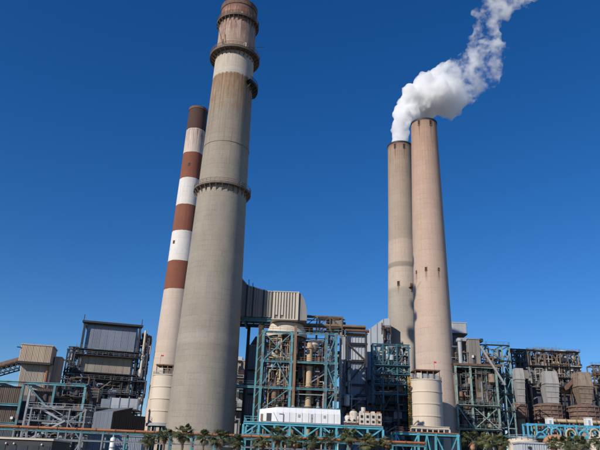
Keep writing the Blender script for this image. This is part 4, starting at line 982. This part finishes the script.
for i in range(21):
    u = ua + (ub - ua) * (i + .5) / 21
    for v in (-.6, 1.5): t.beam('post', (u, v, 0), (u, v, wp - .8), .32, 'grey_steel' if i < 7 else 'teal')
    t.beam('cross_beam', (u, -.7, wp - .5), (u, 1.6, wp - .5), .3, 'teal', .25)

# silo base platform
t = T('silo_platform', 'bright teal platform with cream beams under the banded silo', 'platform', 430, 440, 190)
ua, ub = t.u(396, 440), t.u(458, 440); w1 = t.w(430, 434.5)
t.frame([ua, ua + (ub - ua) * .36, ua + (ub - ua) * .64, ub], [0, 7], [0, w1], 'teal_bright', .6, .7, [(0, 0, 'X'), (1, 0, 'A'), (2, 0, 'X')])
t.add('deck', MB().box(ua - .3, ub + .3, -.4, 7.4, w1 + .4, w1 + .65), 'orange_pipe')
u2, u3 = t.u(411, 431), t.u(450, 431); w2 = t.w(430, 427.5)
t.beam('cream_beam', (u2, .5, w2), (u3, .5, w2), .5, 'wall_cream', .8)
for i in range(8): u = u2 + (u3 - u2) * i / 7; t.beam('cream_post', (u, .5, w1 + .65), (u, .5, w2 - .4), .45 if i in (0, 7) else .3, 'wall_cream')
t.add('pump_box', MB().box(u2 + 4, u3 - 1, 2, 6, w1 + .7, w2 - .5), 'clad_brown')
t.add('railing', MB().rail([(ua, -.3, w1 + .65), (u2 - .3, -.3, w1 + .65)], r=.09), 'orange_pipe')

# ------------------------------------------------------------------ right: brown boiler house in pale green frame, truss tower
t = T('brown_boiler_house', 'rusty boiler house inside a pale green frame right of the tan chimney', 'boiler', 483, 395, 232)
gx = lambda px, py=398: t.u(px, py)
us = [gx(457), gx(472), gx(498)]
wz = [0, t.w(484, 430), t.w(484, 406.5), t.w(484, 367.5)]
t.frame(us, [0, 20], wz, 'pale_green', .68, .55, [(1, 1, 'X'), (1, 0, 'A'), (0, 1, '\\')], brw=.3)
t.add('core', MB().box(us[0] + .5, us[2] + 3, 4, 19, 0, wz[3] - .6), 'black_gap')  # black block paints the shaded interior behind the green frame
ua, ub = gx(478), gx(493)
t.wall(ua, ub, 1.5, 4, wz[2] + .8, t.w(485, 372), 'clad_brown', 4, 2, rib=.45); t.wall(us[0] - 1, us[0] + 2.4, 2, 10, wz[2], t.w(462, 374), 'hopper_rust', 2, 1, rib=.45)
# upper boxes
a, b = gx(469.5, 350), gx(481, 350); t.wall(a, b, 1, 10, wz[3] + 1, t.w(475, 339), 'duct_grey', 3, 1, rib=.45)
t.add('upper_floor', MB().box(us[0] - .5, us[2] + 2, -.6, 12, wz[3] + .4, wz[3] + 1.2), 'rust')
t.add('vent_stack', MB().lathe([(.8, wz[3] + 1), (.8, t.w(461, 341)), (1.1, t.w(461, 340)), (1.1, t.w(461, 338)), (.01, t.w(461, 336.5))], (gx(461.5, 350), 2), 16), 'galvanised')
t.add('light_box', MB().box(gx(472.5, 356), gx(474, 356), .2, .9, t.w(472, 357.5), t.w(472, 355)), 'white_paint')
t.add('vent_box', MB().box(gx(480, 340), gx(484, 340), 1, 4, t.w(482, 341), t.w(482, 338)), 'dark_steel')
t.add('roof_duct', MB().box(gx(460, 340), gx(479, 340), 3, 9, t.w(470, 339.6), t.w(470, 336.5)), 'galvanised')
t.clutter(us[0], us[2], .2, 3, wz[1], wz[3], 60, 171, ('grey_steel', 'galvanised', 'weathered_steel', 'dark_steel', 'pale_green'), .4)
t.clutter(us[0], us[2], .5, 3.5, wz[1], wz[3], 60, 71, ('rust', 'brown_pipe', 'dark_steel', 'grey_steel', 'hopper_rust'))
t.clutter(us[0] + .5, us[2], 1, 4, wz[3] + 1, t.w(470, 352), 22, 72, ('rust', 'dark_steel', 'grey_steel', 'brown_pipe'))
t.clutter(us[0] - 2, us[0] + 2, 0, 4, wz[3], t.w(460, 345), 10, 73, ('dark_steel', 'grey_steel', 'galvanised'), .8)
for j in (1, 2): t.platform(us[0], us[2], -1.3, .4, wz[j] + .4, 'pale_green', 'pale_green')
t.add('flying_beam', MB().beam(t.P(480, 346, -1), t.P(505, 385, -1), .7), 'hopper_grey')

t = T('roof_penthouse', 'small light grey box on a dark post behind the tan chimney', 'penthouse', 459, 328, 280)
ua, ub = t.u(450, 328), t.u(466.5, 328); wa, wb = t.w(458, 333), t.w(458, 323)
t.wall(ua, ub, 0, 7, wa, wb, 'clad_light', 4, 1, rib=.4, core='galvanised')
t.add('soffit', MB().box(ua - .2, ub + .2, -.2, 7.2, wa - .7, wa - .02), 'dark_steel')
t.add('shaft', MB().box(ua + .3, t.u(458, 345), .5, 6, 0, wa - .7), 'clad_dark')
for k in range(5): t.platform(ua, t.u(461, 345), -.9, .5, wa - 4 - 5 * k, 'dark_steel', 'dark_steel')

t = T('green_truss_tower', 'tall pale teal truss tower with long diagonals right of the boiler house', 'tower', 500, 385, 236)
us = [t.u(px, 388) for px in (489, 505, 512.5)]; wz = [0] + [t.w(500, p) for p in (428, 411, 394, 377, 361, 345.5)]
t.frame(us, [0, 9], wz, 'pale_green', .45, .36, [(0, j, 'X') for j in range(1, 6)] + [(1, j, '/' if j % 2 else '\\') for j in range(6)], brw=.24, bm='teal')
ul = t.u(480, 352); 
for z in wz[-2:]: t.beam('beam', (ul, 0, z), (us[0], 0, z), .4, 'teal', .5)
t.beam('column', (ul, 0, wz[-3] - 2), (ul, 0, wz[-1]), .5, 'teal'); t.beam('brace', (ul, 0, wz[-1]), (us[0], .1, wz[-2]), .3, 'teal', .3, False); t.beam('brace', (ul, 0, wz[-2]), (us[0], .15, wz[-1]), .3, 'teal', .3, False)
t.clutter(us[0], us[2], 1, 7, 8, wz[-1] - 1, 50, 74, ('dark_steel', 'grey_steel', 'rust', 'clad_dark', 'galvanised', 'dark_steel'))
for j in range(2, 7): t.platform(us[0], us[2], -.8, .8, wz[j] + .2, 'dark_steel', 'teal')

# ------------------------------------------------------------------ far right: rusty boiler house on hoppers and ring vessels
t = T('rusty_boiler_house', 'far rusty boiler house hung with scaffold columns at the right', 'boiler', 555, 368, 292)
us = [t.u(px, 368) for px in (529, 537, 545, 553, 561, 569, 580)]; wz = [t.w(555, p) for p in (388, 378, 367, 352)]
t.add('core', MB().box(us[0] + .6, us[5], 5, 20, 0, wz[3] - 1.2), 'clad_brown')
t.frame(us, [0, 4], wz, 'weathered_steel', .5, .45, [(1, 2, '/'), (3, 2, 'X'), (5, 2, 'X'), (5, 1, '/'), (4, 1, '\\'), (0, 1, 'X')], brw=.28)
t.frame(us[::2], [0, 4], [0, wz[0]], 'dark_steel', .6, .5)  # lower columns coloured dark for the shade behind the hoppers
for i in range(6):
    if i in (1, 2, 4): t.wall(us[i] + .6, us[i + 1] - .6, 1.5, 4.6, wz[1], wz[3] - 1.4, 'hopper_rust', 2, 1, rib=.45, core='clad_brown')
t.clutter(us[0], us[6], -.8, 3.5, wz[0], wz[3] + 1.0, 120, 81, ('rust', 'brown_pipe', 'clad_tan', 'duct_grey', 'dark_steel', 'grey_steel', 'white_dirty', 'weathered_steel', 'hopper_grey'), .8)
t.clutter(us[5], us[6] + 1, 0, 3, wz[0], wz[3] + .5, 22, 83, ('grey_steel', 'dark_steel', 'galvanised', 'teal_dark'))
ul = t.u(512, 360); t.frame([ul, t.u(520, 360), us[0] - .6], [0, 6], [0, wz[0], wz[1], t.w(520, 362), t.w(520, 349.5)], 'dark_steel', .6, .6, [(0, 3, 'X'), (1, 3, '/'), (0, 2, '/')], brw=.3)
t.clutter(ul, us[0], 0, 5, wz[0], t.w(520, 350), 36, 84, ('dark_steel', 'dark_steel', 'clad_dark', 'grey_steel', 'hopper_grey'))
for j in (1, 2, 3): t.platform(us[0] - .5, us[6] + .5, -1.4, -.2, wz[j] + .3, 'dark_steel', 'rust')
for px in (537, 547, 556): t.beam('mast', t.P(px, 352, 2), t.P(px, 345, 2), .22, 'pale_green', H=False)
t.add('mast_rail', MB().rail([t.P(533, 350, 2), t.P(560, 351.5, 2)], h=1.6, r=.12), 'pale_green')

t = T('dark_hopper_backing', 'dark backing added for the shade behind the hoppers at the right', 'building', 555, 405, 296)
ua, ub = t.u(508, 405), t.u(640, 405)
t.add('wall', MB().box(ua, ub, 0, 4, 0, t.w(560, 381)), 'clad_dark')  # dark block put in so the gaps between hoppers look shaded
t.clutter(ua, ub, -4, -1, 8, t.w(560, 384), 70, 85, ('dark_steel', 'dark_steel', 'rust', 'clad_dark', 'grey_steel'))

def hopper(px, pw_top, pw_bot, py_top, py_mid, py_bot, m, label, Y=270, slope=0):
    t = T('hopper', label, 'hopper', px, 390, Y, 0, 'funnel hoppers on the right')
    k = lambda w, py: (t.u(px + w / 2, py) - t.u(px - w / 2, py)) / 2
    a, b = k(pw_top, py_top), k(pw_bot, py_bot); z0, z1, z2 = t.w(px, py_bot), t.w(px, py_mid), t.w(px, py_top); c = t.u(px, py_mid)
    d = a * 1.1
    # faceted head block, then funnel, each side a plate
    t.add('head', MB().frustum((c - a, c + a, 0, 2 * d), (c - a * (.82), c + a * (.9), .5, 2 * d), z1, z2), m)
    pl = t.add('funnel', MB().frustum((c - b, c + b, d - b, d + b), (c - a * .98, c + a * .98, .02, 2 * d), z0, z1 - .05), m)
    for q in range(4):
        f = (q + .5) / 4; zz = z0 + (z1 - z0) * f; hw = b + (a - b) * f; vv = (d - b) * (1 - f)
        t.add('stiffener', MB().box(c - hw - .1, c + hw + .1, vv - .18, vv + .12, zz - .12, zz + .12), m, pl)
    t.add('flange', MB().box(c - a - .15, c + a + .15, -.18, 2 * d + .1, z1 - .15, z1 + .12), m)
    # rusty ring vessel under the funnel
    return t, c, d, z0
def ring_vessel(px, pw, py_top, py_bot, label, Y=270, col=True, v=3.8):
    t = T('ring_vessel', label, 'vessel', px, 410, Y, 0, 'rusty ring vessels under the hoppers')
    r = (t.u(px + pw / 2, 410) - t.u(px - pw / 2, 410)) / 2; z1, z0 = t.w(px, py_top), t.w(px, py_bot); c = t.u(px, 410); h = z1 - z0
    t.add('shell', MB().lathe([(r * .6, z0 - .6), (r * .93, z0), (r * .93, z1 - .5), (r * .72, z1), (r * .5, z1 + .3)], (c, v), 40), 'rust_vessel')
    for f in (0.02, .3, .56, .82):
        z = z0 + h * f; t.add('ring', MB().lathe([(r * .9, z), (r * 1.0, z + .08), (r * 1.0, z + .5), (r * .9, z + .7)], (c, v), 40, close=True), 'rust_vessel')
    for i in range(13):
        a = 2 * math.pi * (i + .3 * math.sin(i * 5.1)) / 13; e = Vector((math.cos(a), math.sin(a), 0)); q = Vector((c, v, 0)) + e * r * .97; t.beam('stay', q + Vector((0, 0, z0 + .2)), q + Vector((0, 0, z1 - .8)), .28, 'rust_vessel', H=False)
    t.add('column', MB().lathe([(r * .55, 0), (r * .55, z0 - .4)], (c, v), 24), 'hopper_rust')
    for e in (-.8, .8): t.beam('leg', (c + r * e, v - 1, 0), (c + r * e, v - 1, z0), .7, 'brown_pipe')
hopper(520.3, 9, 6.5, 368, 379, 405, 'hopper_grey', 'narrow light grey hopper, leftmost of the three funnels', 268)
hopper(552.3, 14, 10.5, 371, 383.5, 405, 'hopper_grey', 'wide pale grey funnel hopper in the middle of the three')
hopper(586, 15, 9.5, 372, 386, 405, 'hopper_rust', 'rust stained tan funnel hopper nearest the right edge')
ring_vessel(523, 16, 402, 417, 'rusty ring vessel below the leftmost narrow hopper', 268); ring_vessel(552, 31, 403.5, 420, 'rusty ring vessel below the wide middle hopper'); ring_vessel(588, 33, 405, 421.5, 'rusty ring vessel below the tan right hand hopper')
t = T('inclined_chute', 'rusty inclined chute leading down to the tan right hopper', 'chute', 575, 378, 276)
t.add('chute_body', MB().beam(t.P(581, 373, 0), t.P(564, 389, 0), 1.6, 1.6), 'rust'); t.add('belt_cover', MB().beam(t.P(581, 370.5, -.2), t.P(564, 386.5, -.2), .5, .5), 'dark_steel')
t.beam('leg', (t.u(571, 384), .6, 0), (t.u(571, 384), .6, t.w(571, 384)), .4, 'dark_steel')
t = T('grey_cross_duct', 'dull grey duct work between the narrow and wide hoppers', 'duct', 535, 374, 276)
ua, ub = t.u(524, 374), t.u(543, 374)
t.add('duct_section', MB().box(ua, ub, 0, 3, t.w(535, 379), t.w(535, 370.5)), 'duct_grey')
for i in range(5): u = ua + (ub - ua) * i / 4; t.add('stiffener', MB().box(u - .1, u + .1, -.15, 3.1, t.w(535, 379), t.w(535, 370.5) + .1), 'duct_grey')
t.clutter(ua + .5, ub - .5, -2, -.3, t.w(535, 388), t.w(535, 369), 16, 87, ('grey_steel', 'dark_steel', 'hopper_grey', 'duct_grey'), .7)
for u in (ua + 1, ub - 1): t.beam('leg', (u, 1.5, 0), (u, 1.5, t.w(535, 379)), .5, 'dark_steel')
t = T('rusty_cross_duct', 'rusty horizontal duct between the middle and right hoppers', 'duct', 567, 390, 280)
ua, ub = t.u(559, 390), t.u(577, 390); t.add('duct_section', MB().cyl((ua, 0, t.w(567, 390.5)), (ub, 0, t.w(567, 391)), 1.3, n=16), 'brown_pipe'); t.add('flange', MB().cyl(((ua + ub) / 2, 0, t.w(567, 390.5)), ((ua + ub) / 2 + .3, 0, t.w(567, 390.5)), 1.6, n=16), 'rust')
for u in (ua + 1, ub - 1): t.beam('leg', (u, 1, 0), (u, 1, t.w(567, 391)), .5, 'dark_steel')

t = T('rusty_end_tower', 'rusty slim tower cut off by the right edge', 'tower', 600, 372, 285)
us = [t.u(594, 375), t.u(600, 375), t.u(609, 375)]; wz = [0, t.w(600, 400), t.w(600, 385), t.w(600, 375), t.w(600, 365.5)]
t.frame(us, [0, 6], wz, 'weathered_steel', .5, .45, [(0, 3, 'X'), (0, 2, '/'), (1, 3, '/')], brw=.3)
t.clutter(us[0], us[2], .5, 5, 10, wz[-1], 40, 86, ('rust', 'dark_steel', 'brown_pipe', 'grey_steel', 'hopper_grey'))
for z in wz[2:]: t.platform(us[0] - .6, us[2], -.8, .6, z + .2, 'rust', 'rust')

# ------------------------------------------------------------------ right foreground: blue frames, yellow header pipe, tanks
t = T('blue_pipe_frame', 'bright blue steel frame with curved pipes below the ring vessels', 'frame', 565, 435, 205)
us = [t.u(px, 436) for px in (528.5, 537, 552, 566, 577, 588, 601, 614)]; wz = [0, t.w(565, 437), t.w(565, 425.5)]
t.frame(us, [0, 4], wz, 'blue_paint', .5, .5, [(1, 1, '/'), (3, 1, '\\'), (4, 1, '/'), (5, 1, '\\'), (6, 0, '/')], brw=.3)
for (px, py, m) in ((541, 437, 'blue_paint'), (556, 433, 'blue_paint'), (571, 434, 'beige_pipe'), (584, 436, 'blue_paint'), (595, 434, 'beige_pipe')):
    c = t.P(px, py, -.6); R = 1.5; pts = [c + Vector((R * math.cos(a), 0, R * math.sin(a))) for a in [math.pi * i / 8 for i in range(9)]]
    pts = [Vector((c.x + R, c.y, 2))] + pts + [Vector((c.x - R, c.y, 2))]
    t.add('pipe_bend', MB().tube(pts, .28, 8), m)
t.clutter(us[1], us[6], .4, 3.4, 4, wz[2], 34, 91, ('blue_paint', 'beige_pipe', 'brown_pipe', 'white_dirty', 'blue_paint', 'yellow_paint'), .7)
t = T('header_pipe', 'long tan header pipe resting behind the blue frame', 'pipe', 572, 421, 214)
ua, ub = t.u(546, 421), t.u(606, 422); z = t.w(572, 421.5)
for i in range(6):
    a = ua + (ub - ua) * i / 6; b = ua + (ub - ua) * (i + 1) / 6; t.add('pipe_length', MB().cyl((a, 0, z), (b - .05, 0, z), .62, n=14), 'beige_pipe'); t.add('flange', MB().cyl((b - .2, 0, z), (b + .1, 0, z), .85, n=14), 'brown_pipe'); t.beam('leg', (a + 1, 0, 0), (a + 1, 0, z - .5), .4, 'brown_pipe')
for px, nm in ((550.5, 'white concrete block on the header below the middle hopper'), (589.5, 'white concrete block on the header below the right hopper')):
    t = T('valve_house', nm, 'valve house', px, 422, 210)
    a, b = t.u(px - 3, 422), t.u(px + 3, 422); z0, z1 = t.w(px, 425.5), t.w(px, 418)
    t.add('wall', MB().box(a, b, 0, 2, z0, z1), 'white_paint'); t.add('roof', MB().box(a - .12, b + .12, -.12, 2.12, z1, z1 + .2), 'wall_cream'); t.add('leg', MB().box(a + .3, b - .3, .3, 1.7, 0, z0), 'wall_cream'); t.add('door', MB().box(a + .6, a + 1.3, -.06, .02, z0 + .1, z0 + 1.7), 'galvanised')
t = T('cream_tank', 'low cream cylindrical tank behind the right hand palms', 'tank', 523, 445, 150)
r = (t.u(537, 444) - t.u(508, 444)) / 2; z1 = t.w(523, 440.5)
t.add('shell', MB().lathe([(r, 0), (r, z1), (r * .9, z1 + .25), (.01, z1 + .8)], n=40), 'wall_cream'); t.add('railing', MB().rail([(r * math.cos(a), r * math.sin(a), z1) for a in [2 * math.pi * i / 16 for i in range(17)]]), 'galvanised')
t.add('hatch', MB().box(-.6, .6, -r - .1, -r + .3, z1 - 2.5, z1 - 1.2), 'galvanised')
t = T('orange_dome_tank', 'orange domed tank among the palms below the blue frame', 'tank', 556, 440, 160)
r = (t.u(568, 440) - t.u(544, 440)) / 2; z0, z1 = t.w(556, 441.5), t.w(556, 434.5)
t.add('dome', MB().lathe([(r, z0)] + [(r * math.cos(a), z0 + (z1 - z0) * math.sin(a)) for a in [math.pi / 2 * i / 10 for i in range(1, 11)]], n=40), 'dome_orange'); t.add('shell', MB().lathe([(r, 0), (r, z0 - .02)], n=40), 'wall_cream')
t.add('band', MB().lathe([(r - .05, z0 - .25), (r + .15, z0 - .25), (r + .15, z0 + .1), (r - .05, z0 + .1)], n=40, close=True), 'dome_orange')
t = T('pale_end_tank', 'pale cream domed tank at the lower right corner', 'tank', 601, 441, 155)
r = 2.9; z0, z1 = t.w(600, 440), t.w(600, 434.5)
t.add('shell', MB().lathe([(r, 0), (r, z0), (r * .8, (z0 + z1) / 2 + .4), (.01, z1)], n=36), 'wall_cream'); t.add('nozzle', MB().cyl((0, 0, z1 - .2), (0, 0, z1 + .7), .3, n=10), 'galvanised')
t = T('pale_blue_shed', 'low pale blue metal shed between the two tanks', 'shed', 536, 446, 140)
ua, ub = t.u(521, 446), t.u(549, 446); t.wall(ua, ub, 0, 5, 0, t.w(536, 444), 'clad_light', 6, rib=.4)
t.add('window', MB().box(t.u(528, 447), t.u(531, 447), -.3, .1, t.w(530, 449), t.w(530, 446.5)), 'glass')
t = T('pipe_bank', 'dull green pipe bank along the foot of the ring vessels', 'pipe rack', 520, 436, 190)
ua, ub = t.u(498, 436), t.u(548, 436); 
for k in range(4): t.add('pipe', MB().cyl((ua, k * .8, t.w(520, 437) - k * .3), (ub, k * .8, t.w(520, 437) - k * .3), .32, n=10), ('teal', 'brown_pipe', 'pale_green', 'rust')[k])
for i in range(6): u = ua + (ub - ua) * (i + .5) / 6; t.beam('post', (u, 1.2, 0), (u, 1.2, t.w(520, 438.6)), .4, 'teal_dark')

# ------------------------------------------------------------------ sabal palms
def palm_meshes(seed):
    R = random.Random(seed)
    live, dead = MB(), MB()
    def frond(mb, az, el, L_, fan):
        d = Vector((math.cos(az) * math.cos(el), math.sin(az) * math.cos(el), math.sin(el))); side = d.cross(Vector((0, 0, 1))).normalized(); up = side.cross(d)
        stem = d * L_ * .5; mb.beam((0, 0, 0), stem, .05)
        droop = R.uniform(.2, .75); n = 19
        for i in range(n):
            f = i / (n - 1) * 2 - 1; a = f * 1.25; l = fan * (1 - .35 * abs(f)) * R.uniform(.85, 1.1)
            ld = (d * math.cos(a) + side * math.sin(a)).normalized(); mid = stem + ld * l * .55 + up * (.08 * (1 - abs(f)))
            tip = stem + ld * l - Vector((0, 0, droop * l)); wv = up.cross(ld).normalized() * .06
            b = len(mb.v); mb.v += [tuple(stem), tuple(mid + wv), tuple(mid - wv), tuple(tip)]; mb.f += [(b, b + 1, b + 2), (b + 1, b + 3, b + 2)]
    for i in range(R.randint(28, 40)):
        frond(live, R.uniform(0, 6.28), math.asin(R.uniform(-.45, .98)), R.uniform(1.7, 2.7), R.uniform(1.1, 1.5))
    for i in range(8): frond(dead, R.uniform(0, 6.28), R.uniform(-1.3, -.7), R.uniform(1.0, 1.5), R.uniform(.7, 1.0))
    out = []
    for nm, mb, m in (('crown', live, 'frond'), ('dead_fronds', dead, 'dead_frond')):
        me = bpy.data.meshes.new(nm); me.from_pydata(mb.v, [], mb.f); me.update(); me.materials.append(MATS[m]); out.append(me)
    tr = MB(); pr = []; 
    for i in range(21):
        z = -i * .55; pr.append((.2 + .035 * (i % 2) + (.10 if i < 3 else 0) + max(0, i - 15) * .01, z))
    tr.lathe(pr, n=12)
    for i in range(26):      # old leaf bases below the crown
        a = i * 2.4; z = -.2 - i * .06; tr.beam((.2 * math.cos(a), .2 * math.sin(a), z - .25), (.46 * math.cos(a), .46 * math.sin(a), z + .25), .12)
    me = bpy.data.meshes.new('trunk'); me.from_pydata(tr.v, [], tr.f); me.update(); me.materials.append(MATS['trunk'])
    return out[0], out[1], me
PM = [palm_meshes(s) for s in (1, 2, 3, 4, 5, 6, 7)]
PALMS = [  # px, py of crown centre, Y, scale, label
    (148, 440, 118, 1.0, 'leaning small palm at the foot of the banded silo, first from the left'),
    (165, 437.5, 113, 1.12, 'bushy palm at the left foot of the big grey chimney'),
    (183.5, 433.5, 110, 1.0, 'tall palm standing clear before the middle of the grey chimney base'),
    (204, 437.5, 111, 1.1, 'spreading palm before the right part of the grey chimney base'),
    (221, 441, 112, 1.0, 'short palm under the right foot of the grey chimney'),
    (237, 441.5, 112, .95, 'short palm below the gap between grey chimney and teal platform'),
    (262, 442, 116, .95, 'low palm below the left end of the teal platform'),
    (278, 437.5, 114, 1.05, 'palm rising before the left half of the white enclosure'),
    (295, 440.5, 113, 1.0, 'palm below the middle of the white enclosure'),
    (312, 442.5, 112, .95, 'low palm between two taller ones below the white enclosure'),
    (330, 442, 113, .95, 'low palm below the right end of the white enclosure'),
    (350, 437.5, 115, 1.15, 'full palm below the white tanks and valves'),
    (368, 442, 113, 1.0, 'palm below the rusty white cabinets'),
    (386, 444, 113, .95, 'low palm at the right end of the teal platform'),
    (473, 441.5, 117, 1.05, 'palm before the left foot of the pale green frame'),
    (486, 439.5, 116, 1.1, 'tallest palm before the pale green framed boiler house'),
    (500, 443, 115, 1.0, 'palm just left of the cream tank'),
    (554, 446, 118, .9, 'small palm before the orange domed tank'),
    (567, 442.5, 116, 1.1, 'bushy palm right of the orange domed tank'),
    (580, 446, 117, .95, 'low palm below the blue frame'),
    (597, 443, 116, 1.05, 'palm before the pale tank at the right edge'),
]
for i, (px, py, Y, s, lab) in enumerate(PALMS):
    c = at_y(px, py + 1.6 * math.sin(i * 4.3), Y + 5 * math.sin(i * 2.9)); base = bpy.data.objects.new('palm_tree', None); base.location = (c.x, c.y, 0); base.rotation_euler = (0, 0, i * 1.9); sc.collection.objects.link(base)
    tag(base, lab, 'palm', 'sabal palms along the plant front')
    s *= .86 + .12 * math.sin(i * 3.7)
    cr, dd, tr = PM[i % 7]
    lean = (math.sin(i * 2.3) * .12, math.cos(i * 1.7) * .12, 0)
    for nm, me in (('crown', cr), ('dead_fronds', dd), ('trunk', tr)):
        o = bpy.data.objects.new(nm, me); o.location = (0, 0, c.z); o.scale = (s, s, s if nm != 'trunk' else c.z / 11.0 + .02); o.rotation_euler = lean if nm != 'trunk' else (0, 0, 0); link(o, base)
